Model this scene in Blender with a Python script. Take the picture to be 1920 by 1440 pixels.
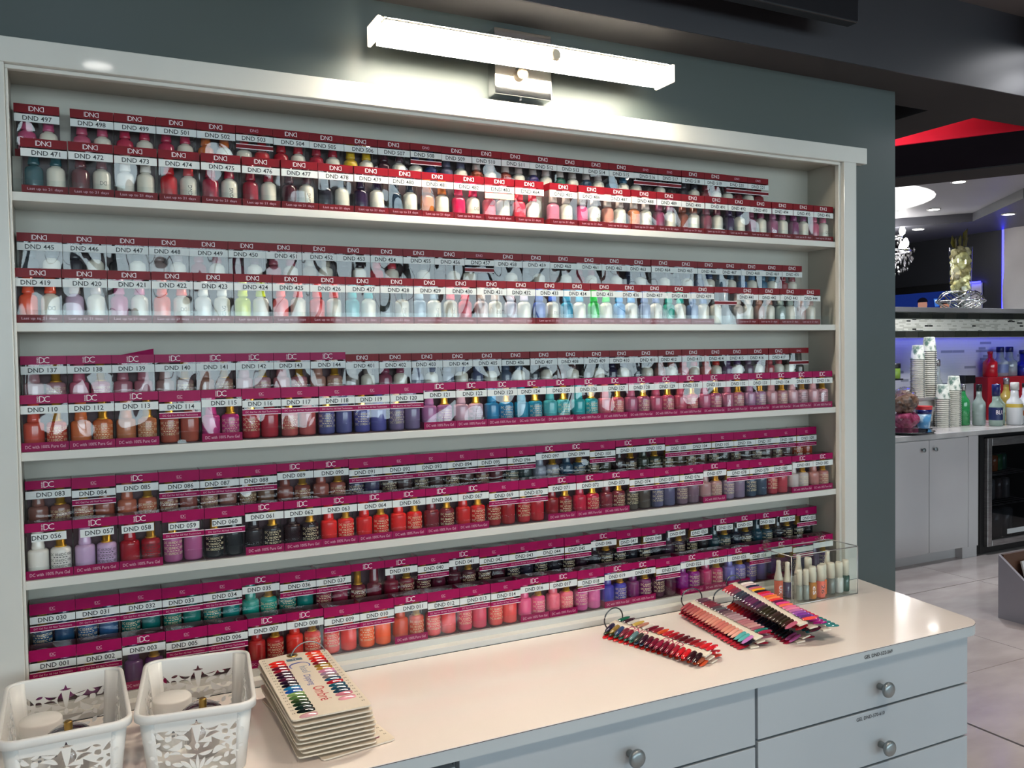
import bpy, bmesh, math, random
from mathutils import Vector, Matrix
random.seed(7)
S = bpy.context.scene
for o in list(bpy.data.objects): bpy.data.objects.remove(o)
COL = S.collection
PI = math.pi

# ------------------------------------------------------------------ camera
cam = bpy.data.objects.new('camera', bpy.data.cameras.new('camera'))
COL.objects.link(cam)
Rm = Matrix(((0.894894, 0.029177, -0.445323), (-0.446002, 0.023395, -0.894726), (-0.015687, 0.9993, 0.033949)))
cam.matrix_world = Matrix.Translation((0.0957, -1.5581, 1.4923)) @ Rm.to_4x4()
cam.data.sensor_fit = 'HORIZONTAL'; cam.data.sensor_width = 36.0
cam.data.lens = 1608.97 / 1920.0 * 36.0
cam.data.clip_start = 0.05; cam.data.clip_end = 60
S.camera = cam

# ------------------------------------------------------------------ world, exposure
S.view_settings.view_transform = 'Standard'
S.view_settings.look = 'None'
S.view_settings.exposure = 0.0
S.view_settings.gamma = 1.0
S.view_settings.use_curve_mapping = False
w = bpy.data.worlds.new('world'); S.world = w; w.use_nodes = True
w.node_tree.nodes['Background'].inputs[0].default_value = (0.75, 0.85, 1.0, 1)
w.node_tree.nodes['Background'].inputs[1].default_value = 0.6

WINDOW_STRENGTH = 6.2      # daylight in the shop-front panes
LAMP_STRENGTH = 85.0        # crystal bar lamp
def spot(name, loc, power, color=(1.0, 0.86, 0.72), size=1.9, blend=0.6, radius=0.05):
    d = bpy.data.lights.new(name, 'SPOT'); d.energy = power; d.color = color
    d.spot_size = size; d.spot_blend = blend; d.shadow_soft_size = radius
    o = bpy.data.objects.new(name, d); COL.objects.link(o); o.location = loc
    return o
# (x, y, z of ceiling, power)
DOWNLIGHTS = [(0.156, -1.29, 2.36, 34), (1.15, -1.25, 2.36, 42), (2.3, -1.5, 2.36, 22), (-1.0, -1.4, 2.36, 18),
              (0.6, -3.2, 3.3, 30), (2.6, -3.2, 3.3, 30), (-1.4, -3.2, 3.3, 30), (3.9, -0.7, 2.36, 125), (5.4, -0.5, 2.36, 125)]
BAR_LIGHTS = [(5.342, 2.258, 2.6, 85), (6.187, 3.091, 2.6, 34), (6.62, 3.57, 2.53, 14), (6.578, 2.732, 2.53, 60)]

# ------------------------------------------------------------------ helpers
def lin(c):
    if isinstance(c, str):
        c = c.lstrip('#'); c = [int(c[i:i+2], 16) / 255 for i in (0, 2, 4)]
        return tuple(x / 12.92 if x <= 0.04045 else ((x + 0.055) / 1.055) ** 2.4 for x in c)
    return tuple(c)
MATS = {}
def mat(name, color, rough=0.5, metal=0.0, spec=0.5, coat=0.0, emit=None, estr=0.0, alpha=None):
    if name in MATS: return MATS[name]
    m = bpy.data.materials.new(name); m.use_nodes = True
    b = m.node_tree.nodes['Principled BSDF']; c = lin(color)
    b.inputs['Base Color'].default_value = (*c, 1); b.inputs['Roughness'].default_value = rough
    b.inputs['Metallic'].default_value = metal; b.inputs['Specular IOR Level'].default_value = spec
    b.inputs['Coat Weight'].default_value = coat; b.inputs['Coat Roughness'].default_value = 0.05
    if emit is not None:
        b.inputs['Emission Color'].default_value = (*lin(emit), 1); b.inputs['Emission Strength'].default_value = estr
    MATS[name] = m
    return m
def nodes(m): return m.node_tree.nodes, m.node_tree.links
def noisy(name, c1, c2, scale=6.0, rough=0.5, detail=4, bump=0.0, spec=0.5, stretch=(1, 1, 1), coat=0.0, lo=0.35, hi=0.65):
    """two tones mixed by noise in object space, with optional relief"""
    if name in MATS: return MATS[name]
    m = mat(name, c1, rough, spec=spec, coat=coat); n, l = nodes(m); b = n['Principled BSDF']
    tc = n.new('ShaderNodeTexCoord'); mp = n.new('ShaderNodeMapping'); mp.inputs['Scale'].default_value = stretch
    nz = n.new('ShaderNodeTexNoise'); nz.inputs['Scale'].default_value = scale; nz.inputs['Detail'].default_value = detail
    r = n.new('ShaderNodeValToRGB'); r.color_ramp.elements[0].position = lo; r.color_ramp.elements[1].position = hi
    r.color_ramp.elements[0].color = (*lin(c1), 1); r.color_ramp.elements[1].color = (*lin(c2), 1)
    l.new(tc.outputs['Object'], mp.inputs[0]); l.new(mp.outputs[0], nz.inputs['Vector']); l.new(nz.outputs[0], r.inputs[0]); l.new(r.outputs[0], b.inputs['Base Color'])
    if bump:
        bp = n.new('ShaderNodeBump'); bp.inputs['Strength'].default_value = bump; bp.inputs['Distance'].default_value = 0.01
        l.new(nz.outputs[0], bp.inputs['Height']); l.new(bp.outputs[0], b.inputs['Normal'])
    return m
def clear(name, tint=(1, 1, 1), base=0.05, rough=0.03, wobble=0.0, wscale=25.0, power=5.0, gain=0.9):
    """thin clear plastic or glass sheet: see-through with an angle-dependent mirror gloss"""
    if name in MATS: return MATS[name]
    m = bpy.data.materials.new(name); m.use_nodes = True; n, l = nodes(m)
    n.remove(n['Principled BSDF']); out = n['Material Output']
    tr = n.new('ShaderNodeBsdfTransparent'); tr.inputs[0].default_value = (*tint, 1)
    gl = n.new('ShaderNodeBsdfGlossy'); gl.inputs['Roughness'].default_value = rough
    mx = n.new('ShaderNodeMixShader'); lw = n.new('ShaderNodeLayerWeight'); lw.inputs[0].default_value = 0.5
    pw = n.new('ShaderNodeMath'); pw.operation = 'POWER'; pw.inputs[1].default_value = power
    ma = n.new('ShaderNodeMath'); ma.operation = 'MULTIPLY_ADD'; ma.inputs[1].default_value = gain; ma.inputs[2].default_value = base
    l.new(lw.outputs['Facing'], pw.inputs[0]); l.new(pw.outputs[0], ma.inputs[0]); l.new(ma.outputs[0], mx.inputs[0])
    l.new(tr.outputs[0], mx.inputs[1]); l.new(gl.outputs[0], mx.inputs[2]); l.new(mx.outputs[0], out.inputs[0])
    if wobble:
        tc = n.new('ShaderNodeTexCoord'); oi = n.new('ShaderNodeObjectInfo')
        mp = n.new('ShaderNodeMapping'); mp.inputs['Scale'].default_value = (1, 1, 0.6)
        ml = n.new('ShaderNodeMath'); ml.operation = 'MULTIPLY'; ml.inputs[1].default_value = 40
        cx = n.new('ShaderNodeCombineXYZ'); ad = n.new('ShaderNodeVectorMath')
        nz = n.new('ShaderNodeTexNoise'); nz.inputs['Scale'].default_value = wscale; nz.inputs['Detail'].default_value = 0
        bp = n.new('ShaderNodeBump'); bp.inputs['Strength'].default_value = 1.0; bp.inputs['Distance'].default_value = wobble
        l.new(oi.outputs['Random'], ml.inputs[0]); l.new(ml.outputs[0], cx.inputs[1])
        l.new(tc.outputs['Object'], mp.inputs[0]); l.new(mp.outputs[0], ad.inputs[0]); l.new(cx.outputs[0], ad.inputs[1])
        l.new(ad.outputs[0], nz.inputs['Vector']); l.new(nz.outputs[0], bp.inputs['Height'])
        l.new(bp.outputs[0], gl.inputs['Normal']); l.new(bp.outputs[0], lw.inputs['Normal'])
    MATS[name] = m
    return m

class MB:
    def __init__(s): s.v = []; s.f = []; s.smooth = []
    def add(s, vs, fs, smooth=False):
        k = len(s.v); s.v += [tuple(p) for p in vs]
        for f in fs: s.f.append(tuple(i + k for i in f)); s.smooth.append(smooth)
        return s
    def box(s, x0, x1, y0, y1, z0, z1):
        return s.add([(x0,y0,z0),(x1,y0,z0),(x1,y1,z0),(x0,y1,z0),(x0,y0,z1),(x1,y0,z1),(x1,y1,z1),(x0,y1,z1)],
                     [(0,3,2,1),(4,5,6,7),(0,1,5,4),(1,2,6,5),(2,3,7,6),(3,0,4,7)])
    def lathe(s, prof, n=16, cx=0, cy=0, smooth=True, caps=True):
        k = len(s.v); vs = []; fs = []
        for r, z in prof:
            for i in range(n):
                a = 2 * PI * i / n; vs.append((cx + r * math.cos(a), cy + r * math.sin(a), z))
        for j in range(len(prof) - 1):
            for i in range(n):
                i2 = (i + 1) % n; fs.append((j*n+i, j*n+i2, (j+1)*n+i2, (j+1)*n+i))
        s.add(vs, fs, smooth)
        if caps:
            s.f.append(tuple(k + i for i in reversed(range(n)))); s.smooth.append(False)
            s.f.append(tuple(k + (len(prof)-1)*n + i for i in range(n))); s.smooth.append(False)
        return s
    def prism(s, poly, z0, z1, smooth=False):
        n = len(poly)
        vs = [(x, y, z0) for x, y in poly] + [(x, y, z1) for x, y in poly]
        fs = [tuple(reversed(range(n))), tuple(range(n, 2*n))] + [(i, (i+1) % n, n+(i+1) % n, n+i) for i in range(n)]
        return s.add(vs, fs, smooth)
    def tube(s, pts, r, n=6, closed=False):
        pts = [Vector(p) for p in pts]; m = len(pts); vs = []; fs = []
        for i, p in enumerate(pts):
            if closed: t = pts[(i+1) % m] - pts[i-1]
            else: t = pts[min(i+1, m-1)] - pts[max(i-1, 0)]
            t.normalize(); up = Vector((0, 0, 1)) if abs(t.z) < 0.9 else Vector((0, 1, 0))
            a = t.cross(up).normalized(); b = t.cross(a)
            for k in range(n):
                an = 2 * PI * k / n; vs.append(p + a * (r * math.cos(an)) + b * (r * math.sin(an)))
        for i in range(m if closed else m - 1):
            for k in range(n):
                i2 = (i + 1) % m; k2 = (k + 1) % n
                fs.append((i*n+k, i2*n+k, i2*n+k2, i*n+k2))
        s.add(vs, fs, True)
        if not closed:
            k0 = len(s.v) - m * n
            s.f.append(tuple(k0 + k for k in range(n))); s.smooth.append(False)
            s.f.append(tuple(k0 + (m-1)*n + k for k in reversed(range(n)))); s.smooth.append(False)
        return s
    def mesh(s, name):
        me = bpy.data.meshes.new(name); me.from_pydata(s.v, [], s.f); me.update()
        me.polygons.foreach_set('use_smooth', s.smooth)
        bm = bmesh.new(); bm.from_mesh(me); bmesh.ops.recalc_face_normals(bm, faces=bm.faces); bm.to_mesh(me); bm.free()
        return me
def place(name, me, material=None, parent=None, loc=(0, 0, 0), rot=(0, 0, 0), scale=None):
    """link one mesh object; material sits on the object so that mesh data can be shared"""
    o = bpy.data.objects.new(name, me); COL.objects.link(o)
    if material is not None:
        if len(me.materials) == 0: me.materials.append(None)
        o.material_slots[0].link = 'OBJECT'; o.material_slots[0].material = material
    if parent is not None: o.parent = parent
    o.location = loc; o.rotation_euler = rot
    if scale: o.scale = scale
    return o
def obj(name, mb, material, parent=None, loc=(0, 0, 0), rot=(0, 0, 0), bevel=0.0, seg=2):
    o = place(name, mb.mesh(name), material, parent, loc, rot)
    if bevel:
        b = o.modifiers.new('bevel', 'BEVEL'); b.width = bevel; b.segments = seg; b.limit_method = 'ANGLE'; b.angle_limit = 0.6
    return o
def tag(o, label, cat, group=None):
    o['label'] = label; o['category'] = cat
    if group: o['group'] = group
    return o
def thing(name, label, cat, loc=(0, 0, 0), rz=0.0, group=None):
    o = bpy.data.objects.new(name, None); COL.objects.link(o); o.location = loc; o.rotation_euler = (0, 0, rz); o.empty_display_size = 0.02
    return tag(o, label, cat, group)
def struct(name, mb, material, parent=None, bevel=0):
    o = obj(name, mb, material, parent, bevel=bevel)
    o['kind'] = 'structure'
    return o
def cube(*a): return MB().box(*a)

# ---- lettering: every string becomes a flat mesh once
def txt_all(strings):
    tmp = []; BOLD = 0.012
    for s_ in strings:
        c = bpy.data.curves.new('t', 'FONT'); c.body = s_; c.size = 1.0; c.align_x = 'CENTER'; c.resolution_u = 2; c.offset = BOLD if s_.startswith('DND ') or s_.startswith('GEL') else (-0.008 if len(s_) == 1 else 0.004)
        o = bpy.data.objects.new('t', c); COL.objects.link(o); tmp.append((s_, o))
    bpy.context.view_layer.update(); dg = bpy.context.evaluated_depsgraph_get(); R = {}
    for s_, o in tmp:
        me = o.evaluated_get(dg).to_mesh()
        vs = [v.co.copy() for v in me.vertices]; fs = [tuple(p.vertices) for p in me.polygons]
        o.evaluated_get(dg).to_mesh_clear()
        x0 = min(v.x for v in vs); x1 = max(v.x for v in vs); y0 = min(v.y for v in vs); y1 = max(v.y for v in vs)
        R[s_] = ([(v.x - (x0+x1)/2, v.y - (y0+y1)/2) for v in vs], fs, x1-x0, y1-y0)
    for s_, o in tmp:
        c = o.data; bpy.data.objects.remove(o); bpy.data.curves.remove(c)
    return R
ROWS = {
 (1, 'back'):  ('DND', '497 498 499 501 502 503b 504 505 506 507 508b 509 510 511 512 513 514 515 516b 517b 518 519 520b 521b',
   'c0507a c0506e b8284a b0264a c8642a c01e28 b01a2c a01830 d8b020 401a28 1a2a60 505068 8a3a20 8a3428 3a3468 1f5a4a 24405a 1c5a78 333333 2a2a2a 303038 7a2430 6a2028 802832'),
 (1, 'front'): ('DND', '471 472 473 474 475 476 477 478 479 480 481 482 483 484 485 486 487 488 489 490 491 492 493 494 495 496',
   '1c5058 6a3a40 d8d4cc c01824 a0203a 962034 4a1c28 1c1c28 2a1838 16283a b06020 d01c50 e06070 f03c50 c07088 b84870 c88878 c87850 8a3a5a 8a4a38 7a3a4a 3a2a4a 7a3050 9a5a7a 7a3060 c05a78'),
 (2, 'back'):  ('DND', '445 446 447 448 449 450 451 452 453 454 455 456 457b 458 459 460 461 462 463 464 465 466 467 468 469 470',
   '404850 303038 202428 8a7a78 8a2438 5a2a38 a05060 9a9080 2a2026 c03848 202020 2a2024 2a3a50 303038 38404a 4a3030 7a1a2a 5a3a38 28324a 4a4448 303848 28406a 284a60 1a5a8a 286080 8a2030'),
 (2, 'front'): ('DND', '419 420 421 422 423 424 425 426 427 428 429 430 431 432 433 434 435 436 437 438 439 440bn 441 442 443 444',
   'e8583a c8b0c8 c05888 f06048 e0e0d8 c8d830 f06868 e05050 3a9aa0 202828 8aa0b0 d05060 d8c8c8 b8b0c0 3a5ab0 3a9ac0 30c050 3a90d0 5a70a0 20a090 5070a0 505860 c8c0b8 a07060 90a098 b09088'),
 (3, 'back'):  ('DC', '137 138 139 140 141 142 143 144 401 402 403 404 405 406 407 408 409 410 411 412 413 414 415 416 417 418bn',
   'b08088 c0607a b06a78 a07c78 a07060 c08c94 c07a80 b08070 8a8078 8a4058 707890 606880 505878 4a5a70 303840 5a3a38 20282c 202040 283038 a06058 c05060 c03028 5a4068 6a5068 b04048 303030'),
 (3, 'front'): ('DC', '110 112 113 114b 115 116b 117b 118b 119b 120b 121 122 123 124 125 126 127 128 129 130 131 132 133 134 135 136',
   'c04a3a c86a3c b8704a a85040 c03880 b02c3c c05a5a 5a5a90 5a58a0 7a6a90 b070a0 d0a8b8 2a80b0 2088a8 50b0b8 20a0a8 d06070 b05878 c05070 c85068 c06080 b86880 b080a0 c08890 d0a0a8 d098a0'),
 (4, 'back'):  ('DC', '083 084b 085 086b 087b 088b 089 090 091b 092b 093b 094b 095b 096b 097 099 100b 101 102 103b 104b 105b 106b 107b 108b 109b',
   '8a5a50 a05a48 c06a50 905048 9a6a60 7a5a48 8a4a40 a05a50 3a3a5a 4a3838 4a3a38 4a3028 5a2028 2a3a3a 8a90a0 2a4860 3a3a30 28181c 30382c 4a4030 4a3828 30302c 3a3030 4a3838 4a3838 a04020'),
 (4, 'front'): ('DC', '056s 057s 058s 059bs 060bs 061 062 063 064 065 066 067 069b 070b 071 072 073 074b 075b 076b 077 078b 079b 080b 081 082',
   'e8e4dc c8a8cc a01828 b0588c 101418 20161a 28161c e02c2c d82020 e02828 7a1c28 c82020 a01820 b81828 8a1420 c02040 7a2834 4a4038 5a5878 7a6070 b08888 8a7890 3a4a60 b83848 c8bcb8 b87870'),
 (5, 'back'):  ('DC', '030b 031b 032b 033b 034b 035 036b 037b 038n 039 040b 041 042b 043b 044b 045b 046 047bs 048bs 049s 050bs 051s 052s 053s 054s 055bs',
   '24486a 305a88 146a68 1a7a70 1a807c 18a090 0f7a74 902c48 6a1a2c 7a1830 50182c 4a1424 3a1420 202030 1c1c24 281824 1a1820 1c2028 14141c 3a2a3a 1a1a1c 203840 1a2030 184050 1c1c24 14181c'),
 (5, 'front'): ('DC', '001b 002b 003 005b 006b 007 008 009b 010b 011 012b 013b 014b 016 017 018b 019 020 021b 022 023 025 026b 027x 028bx 029x',
   '8a2a7a 7a2a70 5a2a6a 6a1430 9a1a4a b01820 e02a22 e83c3c f85a20 c8442c e84048 e04868 ee4a4c e8508a f07088 d860a0 2a30a0 6a2060 4a1a38 8a2080 b02060 6a68b0 6a60a0 503078 404080 503060'),
}
EMBLEM = {'472','482','483','485','496','447','431','433','406','412','416','417','419','422'}
VERT = {'474','475','477','486','487','488','423','428','429','437','430'}
SHELF_Z = {1: 1.7606, 2: 1.555, 3: 1.3494, 4: 1.1438, 5: 0.9393}
strings = ['D', 'N', 'C', 'DND', 'Last up to 21 days', 'DC with 100% Pure Gel', 'DC Gel For All Nail Technicians', 'GEL DND-522-569', 'GEL DND-570-610',
           'hisel', 'Dipping', 'Ombré', '11', 'BLU', 'MALIBU', 'MLB', 'cS', 'UK', '26']
nums = []
for k, (kind, ids, cols) in ROWS.items():
    for t in ids.split():
        d = t[:3]
        if 'n' not in t and 'x' not in t: strings.append('DND ' + d)
        if kind == 'DC' and int(d) < 400: strings.append(f'DC {d}IDC {d}')
TXT = txt_all(sorted(set(strings)))
def tx(s_, width=None, height=None, flat=False, mb=None, off=(0, 0), mirror=False, rot=0.0, y=0.0, maxw=None):
    """text as flat faces in the XZ plane (or XY when flat), centred on off"""
    vs, fs, w_, h_ = TXT[s_]
    sx = (width / w_) if width else height / h_
    sy = (height / h_) if height else sx
    if mirror: sx = -sx
    if mb is None: mb = MB()
    c, sn = math.cos(rot), math.sin(rot); P = []
    for x, z in vs:
        x *= sx; z *= sy; x, z = x * c - z * sn + off[0], x * sn + z * c + off[1]
        P.append((x, z, y) if flat else (x, y, z))
    return mb.add(P, fs)

# ------------------------------------------------------------------ materials
M_casing = noisy('white_lacquer', 'cfcdc6', 'd8d6cf', 3, 0.28, spec=0.4, coat=0.5)
M_inside = noisy('white_melamine', 'b2afa4', 'bbb8ad', 4, 0.45)
M_wall = noisy('grey_green_wall_paint', '464e4b', '4a5354', 2.2, 0.5, bump=0.02)
M_dark = noisy('charcoal_ceiling_paint', '302f32', '353538', 1.5, 0.4)
M_black = noisy('black_ceiling_paint', '201e25', '24222a', 1.5, 0.9, spec=0.0)
M_soffit = noisy('dark_grey_soffit_paint', '48484a', '4e4e50', 1.5, 0.9, spec=0.0)
M_face = noisy('charcoal_soffit_face_paint', '333237', '38373c', 1.5, 0.4)
M_ceil = noisy('warm_grey_ceiling_paint', '5c585a', '625e60', 1.5, 0.5)
M_red = noisy('red_ceiling_paint', 'd42c40', 'd83046', 1.5, 0.9, spec=0.0)
M_barceil = noisy('grey_tray_ceiling_paint', 'a6a6ab', 'acacb1', 1.5, 0.5)
M_chrome = mat('polished_chrome', 'd8d8d8', 0.08, 1.0)
M_steel = noisy('brushed_steel', '9a9696', 'b0acac', 12, 0.32, stretch=(1, 1, 8)); MATS['brushed_steel'].node_tree.nodes['Principled BSDF'].inputs['Metallic'].default_value = 0.9
M_nickel = mat('satin_nickel_knob', '8d9496', 0.35, 0.75)
M_gold = mat('gold_cap', 'dba83c', 0.3, 0.75)
M_brass = mat('brass', 'b09050', 0.28, 1.0)
M_sticker = noisy('white_sticker_paper', 'd8dcda', 'e2e4e2', 60, 0.3, spec=0.2)
M_ink = mat('black_print', '14161a', 0.4)
M_whiteprint = mat('white_print', 'f4e6ea', 0.4)
M_softprint = mat('pale_pink_print', 'e0a8bc', 0.4)
M_goldprint = mat('pale_gold_print', 'ecd9b0', 0.35)
HEAD = {'DND': noisy('crimson_carton_print', '700a16', '7a0e1a', 30, 0.32, spec=0.15), 'DC': noisy('magenta_carton_print', '92044a', '9c0850', 30, 0.32, spec=0.15)}
CARD = {'DND': noisy('dark_maroon_card', '3c2a2c', '443033', 30, 0.5), 'DC': noisy('dark_wine_card', '4a2630', '522a36', 30, 0.5)}
M_film = clear('clear_carton_film', base=0.065, rough=0.03, wobble=0.0060, wscale=20, gain=0.7)
M_acrylic = clear('clear_acrylic', (0.97, 0.99, 0.98), base=0.05, rough=0.02)
M_lip = clear('clear_acrylic_lip', (0.975, 0.99, 0.985), base=0.022, rough=0.04)
M_glass = clear('clear_glass', (0.93, 0.96, 0.95), base=0.06, rough=0.02)
def polish(hexc, shine=0.16): return noisy('polish_' + hexc, hexc, hexc, 40, shine, spec=0.55, coat=0.3)
M_cream = polish('e2ddcc', 0.25)
M_counter = noisy('glossy_white_laminate', 'f0e4dc', 'f4eae2', 3, 0.12, spec=0.5, coat=0.4)
M_edge = noisy('pale_grey_laminate', 'aab2b6', 'b0b8bc', 2, 0.35)
M_drawer = noisy('pale_grey_drawer_front', 'a3abb1', 'a9b1b7', 2, 0.4)
M_seam = mat('brown_laminate_seam', '4a3c36', 0.6)
M_gap = mat('dark_gap_shade', '1c1d22', 0.8)  # near-black standing in for the shade in gaps and holes
M_plastic = noisy('white_basket_plastic', 'dedcd8', 'e4e1dc', 5, 0.35, spec=0.5)
M_white = mat('white_plastic', 'e8e4de', 0.35)
M_stick = mat('ivory_swatch_plastic', 'e6dccb', 0.3)
M_card = noisy('ivory_swatch_card', 'e0d4c0', 'e6dac8', 8, 0.35)
def bright(nm, color, k): return mat(nm, color, 0.4, emit=color, estr=k)

# ------------------------------------------------------------------ structure: floor, walls, ceilings
def marble(name, c1, c2, rough=0.16):
    m = noisy(name, c1, c2, 2.6, rough, detail=9, stretch=(1.0, 2.4, 1), spec=0.5, lo=0.3, hi=0.72)
    return m
M_tile = marble('pale_marble_tile', 'b6acab', 'd0c8c6')
M_grout = mat('grey_grout', '5c5658', 0.8)
floor = struct('floor', cube(-4, 9, -8, 7, -0.06, -0.006), M_grout)
tb = MB().box(-0.4975, 0.4975, -0.4975, 0.4975, -0.006, 0.0).mesh('tile')
oi_r = random.Random(3)
XJ = [-3.8, -2.8, -1.8, -0.8, 0.2, 1.2, 2.2, 3.2, 4.19, 5.18, 6.17, 7.16]; YJ = [-3.0 + i for i in range(9)]
for i in range(len(XJ)):
    for j, y in enumerate(YJ):
        t = place('tile', tb, M_tile, floor, (XJ[i] + 0.496, y + 0.5, 0), (0, 0, oi_r.choice((0, PI)))); t.scale = (0.991, 0.999, 1)
wall = MB()
wall.box(-4, -0.045, 0.0, 0.14, 0, 2.155); wall.box(1.826, 1.9886, 0.0, 0.14, 0, 2.155)
wall.box(-0.045, 1.826, 0.0, 0.14, 1.992, 2.155); wall.box(-0.045, 1.826, 0.0, 0.14, 0, 0.85); wall.box(-0.045, 1.826, 0.11, 0.14, 0.85, 1.992)
struct('wall_back', wall, M_wall)
M_roomwall = noisy('light_grey_wall_paint', 'b4b2ae', 'bab8b4', 1.5, 0.6)
M_farwall = noisy('near_black_wall_paint', '1e2026', '24262c', 1.5, 0.5)
struct('wall_left', cube(-4.1, -4, -8, 7, 0, 3.4), M_roomwall)
struct('wall_right', cube(7.4, 7.5, -1.2, 7, 0, 2.9), M_farwall)
struct('wall_far', cube(-4, 7.5, 6.5, 6.6, 0, 2.9), M_farwall)
struct('wall_side', cube(9, 9.1, -8, -1.2, 0, 3.4), M_roomwall)
struct('wall_return', cube(7.4, 9.1, -1.3, -1.2, 0, 3.4), M_roomwall)
# shop-front wall with three windows, behind the camera
fw = MB(); WX = [(-3.2, -0.6), (-0.3, 2.3), (2.6, 5.2), (5.5, 8.6)]; WZ = (1.1, 3.1)
xs = [-4] + [x for p in WX for x in p] + [9]
for i in range(0, len(xs), 2): fw.box(xs[i], xs[i+1], -8.14, -8.0, 0, 3.4)
for a, b in WX: fw.box(a, b, -8.14, -8.0, 0, WZ[0]); fw.box(a, b, -8.14, -8.0, WZ[1], 3.4)
struct('wall_front', fw, M_roomwall)
M_day = mat('daylight_pane', 'ffffff', 0.3, emit=(0.74, 0.92, 1.0), estr=WINDOW_STRENGTH)
for i, (a, b) in enumerate(WX):
    f = MB()
    for x in (a, b - 0.05): f.box(x, x + 0.05, -8.1, -8.04, WZ[0], WZ[1])
    for z in (WZ[0], WZ[1] - 0.05): f.box(a + 0.05, b - 0.05, -8.1, -8.04, z, z + 0.05)
    m_ = (a + b) / 2; f.box(m_ - 0.025, m_ + 0.025, -8.1, -8.04, WZ[0] + 0.05, WZ[1] - 0.05)
    wd = struct(f'window_{i+1}', f, mat('window_frame_black', '202224', 0.4))
    obj('pane', cube(a + 0.05, m_ - 0.025, -8.08, -8.06, WZ[0] + 0.05, WZ[1] - 0.05), M_day, wd)
    obj('pane', cube(m_ + 0.025, b - 0.05, -8.08, -8.06, WZ[0] + 0.05, WZ[1] - 0.05), M_day, wd)
# salon ceiling, the dark soffit over the wall and the coffers behind it
struct('ceiling', cube(-4, 9, -2.3, -0.11, 2.36, 2.46).box(-4, 9, -8.2, -2.3, 3.3, 3.4).box(-4, 9, -2.32, -2.3, 2.46, 3.3), M_ceil)
sf = MB()
sf.box(-4, 9, -0.11, 0.083, 2.155, 2.62); sf.box(2.222, 2.414, 0.083, 1.6, 2.155, 2.62)
struct('trim_1', sf, M_soffit)
struct('trim_12', cube(-4, 9, -0.114, -0.1101, 2.155, 2.36), M_face)
struct('trim_2', cube(-4, 2.222, 0.14, 1.6, 2.27, 2.33), M_black)
struct('trim_3', cube(2.414, 3.3, 0.083, 1.6, 2.235, 2.30), M_red)
cs = struct('trim_11', cube(2.4150, 2.4250, 0.16, 1.5, 2.175, 2.190), mat('coffer_light_strip', 'ffffff', 0.4, emit=(1.0, 0.78, 0.78), estr=13))
def diag(o, t): return (o[0] + 0.54 * t, o[1] - 0.84 * t)
P1, P2, P3 = (2.6, 0.265), (3.02, 0.60), (3.19, 0.72)
dk = 0.61
def slab(a, b, z0, z1, t0=-2.6, t1=0.62):
    return MB().prism([diag(a, t0), diag(a, t1 * (0.30 if a is P1 else 1)), diag(b, t1), diag(b, t0)], z0, z1)
struct('trim_4', slab(P1, P2, 2.155, 2.62), M_black)
P0 = (2.6 - 0.0084, 0.265 - 0.0054)
struct('trim_13', MB().prism([diag(P0, -0.6), diag(P0, 0.186), diag(P1, 0.186), diag(P1, -0.6)], 2.1565, 2.2348), M_red)
struct('trim_5', slab(P2, P3, 2.150, 2.62), M_soffit)
# bar ceiling: grey tray with a lit round cove, darker soffit beyond
bc = MB(); N = 40; cx, cy, r = 5.1, 3.35, 0.88
ring = [(cx + r * math.cos(2*PI*i/N), cy + r * math.sin(2*PI*i/N)) for i in range(N)]
def sq(i, h=1.0):
    a = 2*PI*i/N; c, s_ = math.cos(a), math.sin(a); k = 1 / max(abs(c), abs(s_)); return (cx + h*c*k, cy + h*s_*k)
for i in range(N):
    j = (i + 1) % N
    bc.add([(*ring[i], 2.6), (*ring[j], 2.6), (*sq(j), 2.6), (*sq(i), 2.6)], [(0, 1, 2, 3)])
for x0, x1, y0, y1 in ((2.4, 4.1, -0.0, 6.5), (6.1, 7.4, -1.2, 6.5), (4.1, 6.1, 0.0, 2.35), (4.1, 6.1, 4.35, 6.5), (2.4, 6.1, -1.2, 0.0)):
    if y0 < 0.1 and x0 < 6: continue
    bc.add([(x0, y0, 2.6), (x1, y0, 2.6), (x1, y1, 2.6), (x0, y1, 2.6)], [(0, 1, 2, 3)])
bc.add([(4.1, 0.083, 2.6), (6.1, 0.083, 2.6), (6.1, 2.35, 2.6), (4.1, 2.35, 2.6)], [(0, 1, 2, 3)])
bc.add([(2.4, 0.083, 2.6), (4.1, 0.083, 2.6), (4.1, 2.35, 2.6), (2.4, 2.35, 2.6)], [(0, 1, 2, 3)])
bc.box(-4, 2.4, 1.6, 6.5, 2.6, 2.62)
struct('trim_6', bc, M_barceil)
cv = MB()
for i in range(N):
    j = (i + 1) % N
    cv.add([(*ring[i], 2.6), (*ring[j], 2.6), (*ring[j], 2.78), (*ring[i], 2.78)], [(0, 1, 2, 3)])
struct('trim_7', cv, mat('white_cove_paint', 'f0f0f0', 0.6))
struct('trim_8', MB().prism(ring, 2.78, 2.80), bright('cove_glow', (1.0, 0.99, 0.97), 2.2))
struct('trim_9', MB().prism([(6.32, 3.55), (6.67, 3.10), (6.01, 2.25), (6.4, 0.5), (7.4, 0.5), (7.4, 6.5), (4.5, 6.5)], 2.53, 2.60), noisy('slate_soffit_paint', '55565e', '5b5c64', 1.5, 0.45))
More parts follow.
